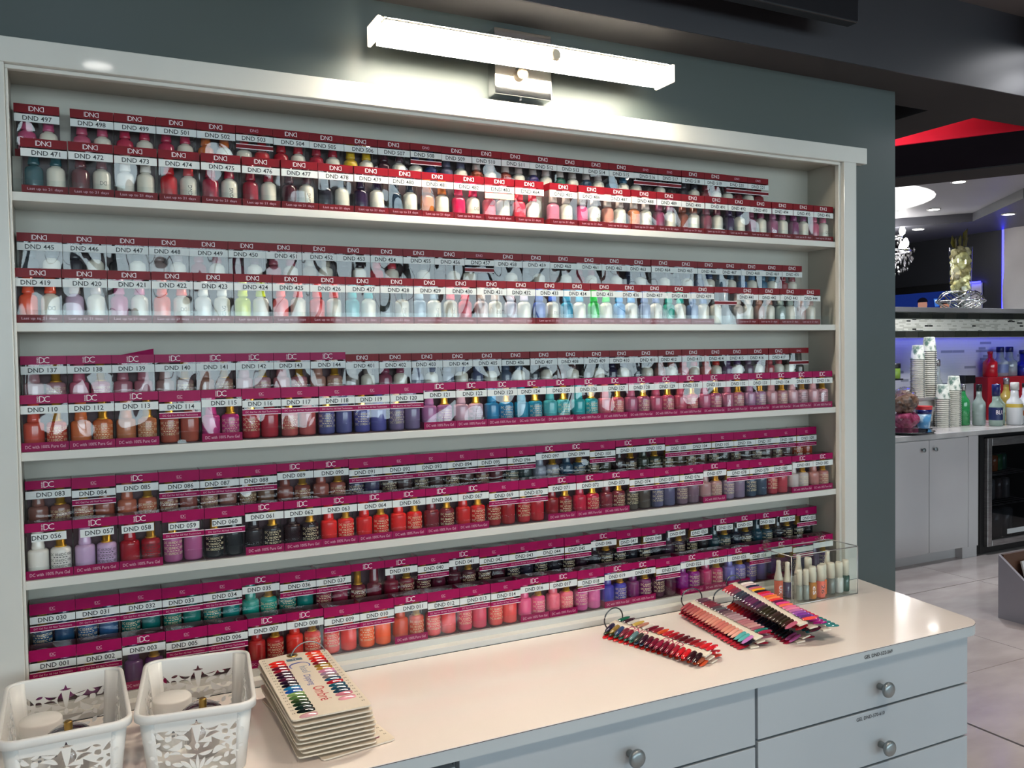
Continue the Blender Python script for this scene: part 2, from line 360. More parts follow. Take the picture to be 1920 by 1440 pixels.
# black hanging panel near the top edge, drum downlight beside it
cb = thing('hanging_panel', 'black panel hanging from the ceiling above the right end of the lamp', 'panel', (1.0, -0.195, 2.20))
obj('board', cube(-0.9, 0.62, -0.015, 0.015, 0.0, 0.145), mat('black_panel_face', '101016', 0.3), cb, bevel=0.003)
obj('top_rail', cube(-0.9, 0.62, -0.006, 0.006, 0.145, 0.1595), mat('black_grille', '15151b', 0.5), cb)
dr = thing('drum_downlight', 'dark round drum lamp on the ceiling at the top right corner', 'downlight', (2.415, -0.245, 2.285))
obj('housing', MB().lathe([(0.10, 0.004), (0.115, 0.0), (0.118, 0.004), (0.118, 0.0745)], 32), noisy('charcoal_housing', '2c2c30', '323236', 3, 0.4), dr)
obj('lens', MB().lathe([(0.09, -0.001), (0.09, 0.003)], 28), bright('drum_lens', (0.95, 0.96, 1.0), 6), dr)
spot('drum_spot', (2.46, -0.225, 2.262), 4.0, (0.95, 0.96, 1.0), 2.7, 0.5, 0.03)

# lamps in the ceilings
em_lens = bright('downlight_lens', (1.0, 0.97, 0.92), 30)
rm = MB().lathe([(0.040, 0.0), (0.052, 0.0), (0.052, 0.006), (0.040, 0.006), (0.040, 0.0)], 20, caps=False).mesh('trim_ring')
lm = MB().lathe([(0.039, 0.002), (0.039, 0.006)], 20).mesh('lens')
for i, (x, y, z, p_) in enumerate(DOWNLIGHTS + BAR_LIGHTS):
    inb = i >= len(DOWNLIGHTS)
    if inb:
        lab = ['round downlight in grey tray ceiling beside the glowing oval', 'round downlight below the glowing oval in the tray ceiling', 'round downlight in slate soffit beside the chandelier', 'round downlight in slate soffit above the blue-edged wave panel'][i - len(DOWNLIGHTS)]
    else: lab = 'round recessed downlight in the dark salon ceiling'
    t = thing('ceiling_downlight', lab, 'downlight', (x, y, z - 0.006), group='recessed downlights')
    place('trim_ring', rm, mat('white_trim', 'd8d8d8', 0.4), t); place('lens', lm, em_lens, t)
    spot('downlight_spot', (x, y, z - 0.02), p_, (1.0, 0.84, 0.70) if not inb else (0.95, 0.97, 1.0), 2.0, 0.7)
# ------------------------------------------------------------------ built-in display shelf
XL, XR = 0.0, 1.7815
TS = 0.0139
ds = thing('display_shelf', 'white built-in wall shelving with five shelves of polish boxes', 'shelving', (0.89, 0.0, 0.915))
def dpart(name, mb, m, bevel=0.0):
    o = obj(name, mb, m, ds, (-0.89, 0, -0.915), bevel=bevel); return o
dpart('back_panel', cube(XL - 0.02, XR + 0.02, 0.097, 0.109, 0.9254, 1.99), M_inside)
dpart('side_panel', cube(XL - 0.018, XL, 0.001, 0.097, 0.9254, 1.99), M_inside)
dpart('side_panel', cube(XR, XR + 0.018, 0.001, 0.097, 0.9254, 1.99), M_inside)
dpart('top_panel', cube(XL, XR, 0.001, 0.097, 1.9545, 1.99), M_inside)
for k, z in SHELF_Z.items():
    dpart('shelf', cube(XL, XR, 0.0, 0.097, z - TS, z), M_casing, bevel=0.0008)
    dpart('riser', cube(XL + 0.001, XR - 0.004, 0.050, 0.0965, z, z + (0.0655 if k == 1 else 0.0625)), M_inside)
    lp = cube(XL + 0.004, XR - 0.004, 0.0005, 0.003, z, z + 0.0205)
    dpart('shelf_lip', lp, M_lip)
# face casing: header, two stiles, bottom rail, and the stepped bead inside the opening
hd = dpart('header_casing', cube(-0.30, 1.8615, -0.022, 0.0, 1.9545, 1.9935), M_casing, bevel=0.0012)
dpart('stile_casing', cube(-0.30, -0.0015, -0.0215, 0.0, 0.915, 1.9545), M_casing, bevel=0.0012)
dpart('stile_casing', cube(1.7825, 1.8245, -0.0215, 0.0, 0.915, 1.9545), M_casing, bevel=0.0012)
dpart('bottom_rail', cube(-0.0015, 1.7825, -0.0215, 0.0, 0.915, 0.9275), M_casing, bevel=0.001)
dpart('bead', cube(-0.0015, XR + 0.001, -0.011, 0.001, 1.948, 1.9545), M_casing, bevel=0.001)
dpart('bead', cube(XR - 0.0065, XR + 0.001, -0.011, 0.001, 0.928, 1.948), M_casing, bevel=0.001)
dpart('bead', cube(-0.0015, 0.0025, -0.011, 0.001, 0.928, 1.948), M_casing, bevel=0.001)

# ------------------------------------------------------------------ polish boxes
DIM = {'DND': (0.0658, 0.0862, 0.036), 'DC': (0.0674, 0.0902, 0.036)}
CACHE = {}
def cached(key, fn):
    if key not in CACHE: CACHE[key] = fn()
    return CACHE[key]
def u_band(w_, d_, z0, z1, y0=0.0, top=False):
    x = w_ / 2
    mb = MB().add([(-x, d_, z0), (-x, y0, z0), (x, y0, z0), (x, d_, z0), (-x, d_, z1), (-x, y0, z1), (x, y0, z1), (x, d_, z1)],
                  [(0, 1, 5, 4), (1, 2, 6, 5), (2, 3, 7, 6)])
    return mb
def carton_mesh(kind):
    w_, h_, d_ = DIM[kind]; x = w_ / 2 - 0.0006
    return MB().box(-x, x, d_ - 0.0016, d_ - 0.0006, 0.0006, h_ - 0.0006).box(-x, x, 0.0008, d_ - 0.0016, 0.0002, 0.0012).mesh('carton')
def film_mesh(kind, z0, z1):
    w_, h_, d_ = DIM[kind]; x = w_ / 2 - 0.0002; mb = MB()
    n = 6                                       # front sheet bows a little
    vs = []; fs = []
    for i in range(n + 1):
        t = -1 + 2 * i / n
        for z in (z0, z1): vs.append((x * t, 0.0004 - 0.0004 * (1 - t*t), z))
    for i in range(n): fs.append((2*i, 2*i+2, 2*i+3, 2*i+1))
    mb.add(vs, fs, True)
    mb.add([(-x, 0.0004, z0), (-x, d_, z0), (-x, d_, z1), (-x, 0.0004, z1)], [(0, 1, 2, 3)])
    mb.add([(x, 0.0004, z0), (x, d_, z0), (x, d_, z1), (x, 0.0004, z1)], [(0, 1, 2, 3)])
    mb.add([(-x, 0.0004, h_), (x, 0.0004, h_), (x, d_, h_), (-x, d_, h_)], [(0, 1, 2, 3)])
    return mb.mesh('film')
def bottle_mesh(kind):
    if kind == 'DND': p = [(0.0115, 0.0), (0.0136, 0.0015), (0.0139, 0.004), (0.0139, 0.036), (0.0130, 0.0405), (0.0100, 0.0435), (0.0072, 0.0445), (0.0070, 0.047)]
    else: p = [(0.0130, 0.0), (0.0150, 0.0015), (0.0154, 0.004), (0.0154, 0.0385), (0.0149, 0.0415), (0.0125, 0.0438), (0.0085, 0.0446), (0.0070, 0.0465)]
    return MB().lathe(p, 16).mesh('bottle')
def cap_mesh(kind):
    if kind == 'DND': p = [(0.0086, 0.046), (0.0090, 0.0475), (0.0090, 0.051), (0.0084, 0.052), (0.0080, 0.075), (0.0068, 0.077)]
    elif kind == 'DC': p = [(0.0096, 0.0448), (0.0100, 0.0455), (0.0098, 0.050), (0.0092, 0.052), (0.0086, 0.080), (0.0076, 0.082)]
    else: p = [(0.0088, 0.0446), (0.0092, 0.0450), (0.0092, 0.0468), (0.0070, 0.0474), (0.0068, 0.080), (0.0058, 0.081)]
    return MB().lathe(p, 14).mesh('cap')
def logo_mesh(kind, small):
    mb = MB()
    if kind == 'DND':
        h_ = 0.0050 if small else 0.0078; g = h_ * 0.93
        tx('D', width=g*0.92, height=h_, mb=mb, off=(-g*0.98, 0)); tx('N', width=g*0.88, height=h_, mb=mb); tx('D', width=g*0.92, height=h_, mb=mb, off=(g*0.98, 0), mirror=True)
        k = h_ / 2; x0 = -g * 1.60
        mb.add([(x0, 0, -k), (x0 + h_*0.07, 0, -k), (x0 + h_*0.07, 0, k), (x0, 0, k)], [(0, 1, 2, 3)])
    else:
        h_ = 0.0046 if small else 0.0098
        tx('D', width=h_*0.80, height=h_, mb=mb, off=(-h_*0.30, 0)); tx('C', width=h_*0.85, height=h_, mb=mb, off=(h_*0.42, 0))
        tx('DND', width=h_*0.95, height=h_*0.24, mb=mb, off=(-h_*0.92, 0), rot=PI/2)
        if small: mb.add([(-h_*0.9, 0, -h_*0.78), (h_*0.9, 0, -h_*0.78), (h_*0.9, 0, -h_*0.70), (-h_*0.9, 0, -h_*0.70)], [(0, 1, 2, 3)])
    return mb.mesh('logo')
def wrap_text(s_, rad, width, height, z, flipz=1):
    vs, fs, w_, h_ = TXT[s_]; P = []
    for x, y in vs:
        a = (x * width / w_) / rad - PI / 2
        P.append((rad * math.cos(a), rad * math.sin(a), z + y * height / h_))
    return P, fs
def bottle_print(num, rad):
    mb = MB()
    for z in (0.034, 0.0245, 0.015): mb.add(*wrap_text(f'DC {num}IDC {num}', rad, 0.036, 0.0042, z))
    for z in (0.0295, 0.020):
        for i in range(5):
            a0 = -PI/2 + (i - 2.5) * 0.30; a1 = a0 + 0.20
            mb.add([(rad*math.cos(a), rad*math.sin(a), zz) for a, zz in ((a0, z - 0.0006), (a1, z - 0.0006), (a1, z + 0.0006), (a0, z + 0.0006))], [(0, 1, 2, 3)])
    return mb.mesh('bottle_print')
def emblem_mesh(rad):
    mb = MB()
    for off, mir in ((-0.0026, False), (0.0026, True)):
        vs, fs, w_, h_ = TXT['D']; P = []
        for x, y in vs:
            xx = (x * 0.0048 / w_) * (-1 if mir else 1) + off; a = xx / rad - PI/2 + 0.15
            P.append((rad * math.cos(a), rad * math.sin(a), 0.022 + y * 0.0064 / h_))
        mb.add(P, fs)
    return mb.mesh('bottle_print')
def vert_mesh(rad):
    mb = MB(); vs, fs, w_, h_ = TXT['DND']; P = []
    for x, y in vs:
        xx, zz = y * 0.0062 / h_, -x * 0.017 / w_; a = xx / rad - PI/2 + 0.1
        P.append((rad * math.cos(a), rad * math.sin(a), 0.020 + zz))
    return mb.add(P, fs).mesh('bottle_print')
HUES = [((200, 60, 50), 'red'), ]
def hue_name(h):
    r, g, b = [int(h[i:i+2], 16) for i in (0, 2, 4)]; mx, mn = max(r, g, b), min(r, g, b)
    if mx < 52: return 'near-black'
    if mx - mn < 26: return 'pale' if mx > 170 else ('grey' if mx > 80 else 'dark grey')
    if mx == r:
        if g >= b: n = 'yellow' if g > 0.75 * r else ('orange' if (g - b) > 0.25 * r and r > 150 else ('brown' if r < 165 and g - b > 8 else ('coral' if r > 185 and g > 60 else 'red')))
        else: n = 'pink' if r > 150 and (b > 0.55 * r) else ('plum' if b > 0.55 * r else 'red')
    elif mx == g: n = 'green' if b < 0.8 * g else 'teal'
    else: n = 'teal' if g > 0.9 * b else ('blue' if r < 0.65 * b or g > r else 'purple')
    return ('dark ' if mx < 120 and n not in ('brown', 'plum', 'teal') else '') + n
NTH = 'leftmost second third fourth fifth sixth seventh eighth ninth tenth eleventh twelfth thirteenth fourteenth fifteenth sixteenth seventeenth eighteenth nineteenth twentieth twenty-first twenty-second twenty-third twenty-fourth twenty-fifth rightmost'.split()
ORD = {1: 'top', 2: 'second', 3: 'third', 4: 'fourth', 5: 'lowest'}
S1F = [0.015, 0.082, 0.149, 0.217, 0.2845, 0.3525, 0.420, 0.487, 0.5535, 0.620, 0.687, 0.7535, 0.820, 0.888, 0.968, 1.0375, 1.1045, 1.172, 1.239, 1.306, 1.3725, 1.4395, 1.5065, 1.574, 1.641, 1.708]
rj = random.Random(11)
def polish_box(kind, num, var, col, x, y, z, label):
    w_, h_, d_ = DIM[kind]; back = 'b' in var
    t = thing('polish_box', label, 'polish box', (x, y, z), 0, 'boxed polish duos on the display shelf')
    place('carton', cached(('carton', kind), lambda: carton_mesh(kind)), CARD[kind], t)
    if kind == 'DND': hz = 0.165 if not back else 0.155
    else: hz = 0.158 if not back else 0.205
    hb = h_ * (1 - hz)
    he = place('header_band', cached(('head', kind, back), lambda: u_band(w_ - 0.0002, d_, hb, h_, 0.0).mesh('header_band')), HEAD[kind], t)
    place('logo', cached(('logo', kind, back), lambda: logo_mesh(kind, back)), M_softprint if back else M_whiteprint, he, (0, -0.0003, h_ * (1 - hz * (0.5 if not back else 0.55))))
    # number sticker
    if 'n' not in var:
        s0, s1 = (0.335, 0.19) if not (back and kind == 'DC') else (0.37, 0.237)
        if kind == 'DND' and back: s0, s1 = 0.32, 0.19
        sw = w_ - 0.0006 if 's' not in var else w_ * 0.74
        st = place('sticker', cached(('stk', kind, back, 's' in var), lambda: MB().box(-sw/2, sw/2, -0.0009, -0.0003, h_*(1-s0), h_*(1-s1)).mesh('sticker')), M_sticker, t)
        if 's' in var: st.rotation_euler = (0, rj.uniform(-0.05, 0.02), 0); st.location = (rj.uniform(-0.004, 0.004), 0, 0.0005 + st.rotation_euler.y * 0.0)
        if 'x' not in var:
            hh = 0.0077
            place('number_text', tx('DND ' + num, height=hh).mesh('number_text'), M_ink, st, (rj.uniform(-0.004, 0.004), -0.0011, h_ * (1 - (s0 + s1) / 2)))
    if back:
        q0, q1 = (0.465, 0.39) if kind == 'DND' else (0.51, 0.42)
        bd = place('slogan_band', cached(('strip', kind), lambda: MB().box(-w_/2 + 0.0002, w_/2 - 0.0002, -0.0006, -0.0001, h_*(1-q0), h_*(1-q1)).mesh('slogan_band')), HEAD[kind], t)
        if kind == 'DC':
            place('slogan_text', cached('sl3', lambda: tx('DC Gel For All Nail Technicians', width=0.056, height=0.0030).mesh('slogan_text')), M_softprint, bd, (0, -0.0008, h_*(1-(q0+q1)/2)))
        place('border_lines', cached(('lines', kind), lambda: MB().box(-w_/2 + 0.0002, w_/2 - 0.0002, -0.0005, -0.0001, h_*(1-q0) - 0.0012, h_*(1-q0)).box(-w_/2 + 0.0002, w_/2 - 0.0002, -0.0005, -0.0001, h_*(1-q1), h_*(1-q1) + 0.0012).mesh('border_lines')), M_whiteprint, bd)
        z0 = 0.0
    else:
        fz = h_ * (0.145 if kind == 'DND' else 0.155)
        ft = place('footer_band', cached(('foot', kind), lambda: u_band(w_ - 0.0002, d_, 0.0, fz, 0.0).mesh('footer_band')), HEAD[kind], t)
        sl, wd = ('Last up to 21 days', 0.050) if kind == 'DND' else ('DC with 100% Pure Gel', 0.057)
        place('slogan_text', cached(('slog', kind), lambda: tx(sl, width=wd, height=0.0052).mesh('slogan_text')), M_softprint, ft, (0, -0.0003, fz * 0.5))
        z0 = fz
    place('film_window', cached(('film', kind, back), lambda: film_mesh(kind, z0, hb)), M_film, t)
    if num == '139': place('lid_flap', MB().add([(-0.02, 0.012, h_), (w_/2, 0.010, h_), (w_/2, 0.012, h_ + 0.0105)], [(0, 1, 2)]).add([(-0.02, 0.0126, h_), (w_/2, 0.0106, h_), (w_/2, 0.0126, h_ + 0.0105)], [(2, 1, 0)]).mesh('lid_flap'), HEAD[kind], t)
    if num == '483': place('offer_strip', MB().box(-w_/2 + 0.0004, w_/2 - 0.0004, -0.0008, -0.0002, h_*0.515, h_*0.645).mesh('offer_strip'), mat('cream_offer_strip', 'd8b8a0', 0.35), t)
    bx = 0.0157 if kind == 'DND' else 0.0163
    cy_ = 0.0180
    pol = polish(col)
    if kind == 'DND':
        sides = [(-1, 'polish'), (1, 'cream')]
        if back or num in ('430',): sides = [(-1, 'cream'), (1, 'polish')]
        for sgn, k in sides:
            bo = place('bottle', cached('bDND', lambda: bottle_mesh('DND')), pol if k == 'polish' else M_cream, t, (sgn * bx, cy_, 0.0014))
            pale = num in ('510', '511', '512', '513', '514', '485', '486', '487', '488', '420', '431')
            place('cap', cached('cDND', lambda: cap_mesh('DND')), polish('b9aca6') if pale else pol, bo)
            if k == 'cream':
                if num in EMBLEM: place('bottle_print', cached('emb', lambda: emblem_mesh(0.01395)), M_ink, bo)
                elif num in VERT: place('bottle_print', cached('ver', lambda: vert_mesh(0.01395)), M_ink, bo)
    else:
        sides = [(-1, 'gel'), (1, 'gold')] if not back else [(-1, 'gold'), (1, 'gel')]
        if num == '038': sides = [(-1, 'gold'), (1, 'gel')]
        if num == '139': sides = [(-1, 'gel'), (1, 'gel')]
        for sgn, k in sides:
            bo = place('bottle', cached('bDC', lambda: bottle_mesh('DC')), pol, t, (sgn * bx, cy_, 0.0014))
            if k == 'gold':
                place('cap', cached('cG', lambda: cap_mesh('G')), M_gold, bo)
                dk_ = num in ('056', '057', '058', '136', '135', '122')
                place('bottle_print', bottle_print(num, 0.01548), M_ink if dk_ else M_goldprint, bo)
            else:
                place('cap', cached('cDC', lambda: cap_mesh('DC')), pol, bo)
    return t
for (k, row), (kind0, ids, cols) in ROWS.items():
    ids = ids.split(); cols = cols.split(); x = 0.0
    for i, (t_, c) in enumerate(zip(ids, cols)):
        num, var = t_[:3], t_[3:]
        kind = 'DC' if int(num) < 400 else 'DND'
        w_ = DIM[kind][0]
        if (k, row) == (1, 'front'): x0 = S1F[i]
        elif (k, row) == (1, 'back'): x0 = 0.005 if i == 0 else 0.086 + (i - 1) * 0.06625
        elif (k, row) == (2, 'back'): x0 = 0.003 + i * 0.06598
        elif (k, row) == (2, 'front'): x0 = 0.001 + i * 0.06652
        elif (k, row) == (3, 'back'): x0 = 0.002 + (i * 0.0677 if i < 8 else 8 * 0.0677 + (i - 8) * 0.0664)
        else: x0 = 0.0025 + i * (0.0680 if row == 'front' else 0.0678)
        z = SHELF_Z[k]; y = 0.0052
        if row == 'back': z += 0.0655 if k == 1 else 0.0625; y = 0.0535
        y += rj.uniform(0, 0.0022); z += 0.0005
        hue = 'crimson' if kind == 'DND' else 'magenta'
        nth = NTH[i] if i < len(ids) - 1 else 'rightmost'
        if nth[-4:] != 'most': nth += ' from left'
        where = f'{nth}, {row} row, {ORD[k]} shelf'
        if 'x' in var: label = f'{hue} polish duo box behind clear bottle bin, {where}'
        elif 'n' in var: label = f'{hue} polish duo box without number sticker, {where}'
        else: label = f'{hue} polish duo box {num}, {hue_name(c)} inside, {where}'
        polish_box(kind, num, var, c, x0 + w_/2, y, z, label)
# ------------------------------------------------------------------ crystal bar wall lamp
lp = thing('wall_lamp', 'glowing crystal bar wall lamp with chrome plate above the shelving', 'lamp', (0.88, 0.0, 2.065))
obj('back_plate', cube(-0.052, 0.075, -0.034, -0.0005, -0.062, 0.066), M_chrome, lp, bevel=0.002)
em_bar = mat('lamp_diffuser_glow', 'fff4e2', 0.4, emit=(1.0, 0.90, 0.74), estr=LAMP_STRENGTH)
obj('shade', cube(-0.300, 0.305, -0.110, -0.060, 0.004, 0.013).box(-0.300, 0.305, -0.0625, -0.060, -0.016, 0.004), mat('lamp_shade_white', 'e6e0d4', 0.4), lp)
obj('diffuser', cube(-0.300, 0.305, -0.116, -0.064, -0.017, 0.0035).box(-0.300, 0.305, -0.116, -0.1105, 0.0035, 0.011), em_bar, lp)
M_crystal = clear('crystal_glass', (0.98, 0.97, 0.95), base=0.14, rough=0.04)
sh = MB()
n_ = 32
for i in range(n_):                                   # faceted crystal studs along the top edge of the bar
    x = -0.308 + 0.62 * i / (n_ - 1)
    sh.add([(x-0.009, -0.120, 0.014), (x+0.009, -0.120, 0.014), (x+0.009, -0.060, 0.014), (x-0.009, -0.060, 0.014), (x, -0.090, 0.020)], [(0,1,4),(1,2,4),(2,3,4),(3,0,4),(3,2,1,0)])
so = obj('crystal_row', sh, M_crystal, lp); so['kind'] = 'stuff'
for x0 in (-0.316, 0.308):
    obj('end_cap', cube(x0, x0 + 0.007, -0.121, -0.058, -0.020, 0.016), mat('frosted_end_cap', 'e8e2d6', 0.2, emit=(1, .9, .74), estr=1.6), lp, bevel=0.002)
for dx, dz in ((0.032, -0.006), (0.004, -0.020)):
    obj('finial', MB().lathe([(0.004, 0), (0.010, 0.003), (0.012, 0.008), (0.008, 0.012)], 14), mat('pale_finial', 'e2cfb4', 0.35), lp, (dx, -0.118 if dz > -0.01 else -0.036, dz), (PI/2, 0, 0))
obj('arm', cube(0.006, 0.016, -0.064, -0.034, -0.010, 0.0), M_chrome, lp)
for dx in (-0.03,):
    obj('screw', MB().lathe([(0.003, 0), (0.003, 0.004), (0.001, 0.005)], 10), M_chrome, lp, (0.01, -0.02, -0.0615), (PI, 0, 0))

# ------------------------------------------------------------------ counter and drawers
ct = thing('counter_top', 'glossy white laminate counter top with rounded corner below the shelves', 'counter', (0.7, -0.2, 0.893))
def rounded_end(x0, pts_r, y0, y1):
    return None
xb, xf = 1.824, 1.776                                # right end at wall and at the front
rc = 0.05; arc = []
for i in range(9):
    a = -PI/2 + (PI/2) * i / 8
    arc.append((xf - rc + rc * math.cos(a), -0.400 + rc + rc * math.sin(a)))
poly = [(-0.9, -0.0235), (-0.9, -0.400)] + arc + [(xb, -0.0235)]
def shift(p, d): return [(x - 0.7, y + 0.2) for x, y in p]
obj('top_sheet', MB().prism(shift(poly, 0), 0.0208, 0.0220), M_counter, ct)
obj('seam', MB().prism(shift([(x + (0.0003 if x > 1.7 else 0), y - (0.0003 if y < -0.39 else 0)) for x, y in poly], 0), 0.0199, 0.0208), M_seam, ct)
obj('edge_band', MB().prism(shift(poly, 0), 0.0, 0.0199), M_edge, ct)
place('range_text', tx('GEL DND-522-569', height=0.0072).mesh('range_text'), M_ink, ct, (1.4555 - 0.7, -0.4006 + 0.2, 0.0092))

ki = [(0.0055, 0.0), (0.0065, 0.002), (0.0060, 0.010), (0.0075, 0.015), (0.0125, 0.0185), (0.0152, 0.0215), (0.0155, 0.0245), (0.0140, 0.0275), (0.0085, 0.0295), (0.002, 0.030)]
knob_me = MB().lathe(ki, 20).mesh('knob')
def cabinet(label, x0, x1, drawers, open_top=False):
    t = thing('drawer_cabinet', label, 'cabinet', ((x0 + x1) / 2, -0.2, 0.0), 0, 'drawer cabinets under the counter')
    hw = (x1 - x0) / 2
    obj('carcass', cube(-hw, hw, -0.166, 0.196, 0.08, 0.8922).box(-hw + 0.01, hw - 0.01, -0.13, 0.196, 0.0, 0.08), M_drawer if not open_top else M_gap, t)  # open_top: whole carcass coloured dark as the shade in its gap
    dcount = 0
    for z0, z1, kx, kz, text in drawers:
        d = obj('drawer', cube(-hw + 0.0012, hw - 0.0012, -0.186, -0.166, z0, z1), M_drawer, t, bevel=0.0012)
        if kx is not None: place('knob', knob_me, M_nickel, d, (kx - (x0 + x1) / 2, -0.186, kz), (PI/2, 0, 0))
        if text: place('range_text', tx(text, height=0.0072).mesh('range_text'), M_ink, d, (1.450 - (x0 + x1) / 2, -0.1864, 0.776))
    g = MB()
    for z0, z1, *_ in drawers: g.box(-hw + 0.004, hw - 0.004, -0.1675, -0.1660, z1 - 0.004, min(z1 + 0.010, 0.8915))
    obj('gap_shade_strip', g, M_gap, t)  # dark strips painted as the shade between drawer fronts
    return t
KX = -0.004
cabinet('pale grey drawer cabinet at right end of counter, two knobs in view', 1.1625, 1.7385,
        [(0.791, 0.8905, 1.472, 0.832, None), (0.680, 0.7865, 1.475, 0.716, 'GEL DND-570-610'), (0.45, 0.6755, 1.475, 0.56, None), (0.09, 0.4455, 1.475, 0.3, None)])
cabinet('pale grey drawer cabinet in middle of counter, single knob in view', 0.5800, 1.1585,
        [(0.783, 0.8905, 0.885, 0.830, None), (0.675, 0.7785, 0.885, 0.72, None), (0.45, 0.6705, 0.885, 0.56, None), (0.09, 0.4455, 0.885, 0.3, None)])
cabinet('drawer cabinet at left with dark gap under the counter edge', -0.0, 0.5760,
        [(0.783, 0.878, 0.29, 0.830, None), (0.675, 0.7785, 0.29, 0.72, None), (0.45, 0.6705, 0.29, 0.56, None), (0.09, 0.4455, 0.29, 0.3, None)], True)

# ------------------------------------------------------------------ lace-cut baskets
def leaf(cx, cy, ln, wd, ang, bend=0.0, n=5):
    top = []; bot = []
    for i in range(n + 1):
        t = i / n; x = (t - 0.5) * ln; hw = wd * 0.5 * math.sin(PI * min(1, t * 0.95 + 0.05)) ** 0.8
        yb = bend * ln * (4 * (t - 0.5) ** 2 - 0.5)
        top.append((x, yb + hw)); bot.append((x, yb - hw))
    pts = top + bot[-2:0:-1]; c, s_ = math.cos(ang), math.sin(ang)
    return [(cx + x * c - y * s_, cy + x * s_ + y * c) for x, y in pts]
D2 = PI / 180
half = [(.0055,.061,.024,.0075,82,.15), (.019,.0675,.017,.0045,12,.2), (.0185,.0585,.020,.0062,22,-.15), (.033,.0695,.010,.0042,-15,0), (.0345,.0600,.009,.0085,45,0),
        (.0445,.0655,.013,.0062,58,.2), (.0500,.0755,.012,.0042,75,.3), (.0255,.0475,.021,.0085,-28,.22), (.0115,.0440,.011,.0045,42,0), (.0370,.0495,.009,.0050,20,0),
        (.0480,.0530,.010,.0050,-20,0), (.0465,.0420,.012,.0060,70,0), (.0375,.0375,.010,.0055,-60,0), (.0270,.0345,.019,.0085,24,-.2), (.0110,.0325,.018,.0050,14,.1),
        (.0060,.0180,.018,.0050,66,0), (.0145,.0190,.018,.0055,42,0), (.0250,.0205,.014,.0060,18,0), (.0370,.0255,.010,.0060,60,0), (.0475,.0270,.012,.0060,20,0),
        (.0340,.0120,.014,.0052,-24,0), (.0460,.0130,.011,.0055,50,0), (.0200,.0085,.012,.0045,8,0), (.0545,.0600,.007,.0042,0,0), (.0550,.0360,.007,.0045,40,0)]
holes = [[(-.008,.0765),(-.002,.0780),(0,.0835),(.002,.0780),(.008,.0765),(.003,.0748),(-.003,.0748)], leaf(0, .020, .022, .0045, PI/2), leaf(0, .0445, .009, .006, PI/2)]
for cx, cy, ln, wd, an, bd_ in half:
    holes.append(leaf(cx, cy, ln, wd, an * D2, bd_)); holes.append([(-x, y) for x, y in holes[-1]][::-1])
def lace_panel(w_, h_, hx=1.0):
    """flat panel w_ x h_ with the ornament cut clean through it, as triangles"""
    cu = bpy.data.curves.new('lace', 'CURVE'); cu.dimensions = '2D'; cu.fill_mode = 'BOTH'
    def sp(pts):
        s_ = cu.splines.new('POLY'); s_.points.add(len(pts) - 1); s_.use_cyclic_u = True
        for i, (x, y) in enumerate(pts): s_.points[i].co = (x, y, 0, 1)
    m_ = 10; out = []
    for i in range(m_): out.append((-w_/2 + w_ * i / m_, 0))
    for i in range(m_): out.append((w_/2, h_ * i / m_))
    for i in range(m_): out.append((w_/2 - w_ * i / m_, h_))
    for i in range(m_): out.append((-w_/2, h_ - h_ * i / m_))
    sp(out)
    for h in holes: sp([(x * hx, y) for x, y in h])
    o = bpy.data.objects.new('lace', cu); COL.objects.link(o); bpy.context.view_layer.update()
    dg = bpy.context.evaluated_depsgraph_get(); me = o.evaluated_get(dg).to_mesh()
    R_ = ([(v.co.x, v.co.y) for v in me.vertices], [tuple(p.vertices) for p in me.polygons]); o.evaluated_get(dg).to_mesh_clear()
    bpy.data.objects.remove(o); bpy.data.curves.remove(cu); return R_
BH = 0.095
def rrect(w_, d_, r_, n=5):
    P = []
    for cx, cy, a0 in ((w_/2 - r_, d_/2 - r_, 0), (-w_/2 + r_, d_/2 - r_, 90), (-w_/2 + r_, -d_/2 + r_, 180), (w_/2 - r_, -d_/2 + r_, 270)):
        for i in range(n + 1):
            a = (a0 + 90 * i / n) * D2; P.append((cx + r_ * math.cos(a), cy + r_ * math.sin(a)))
    return P
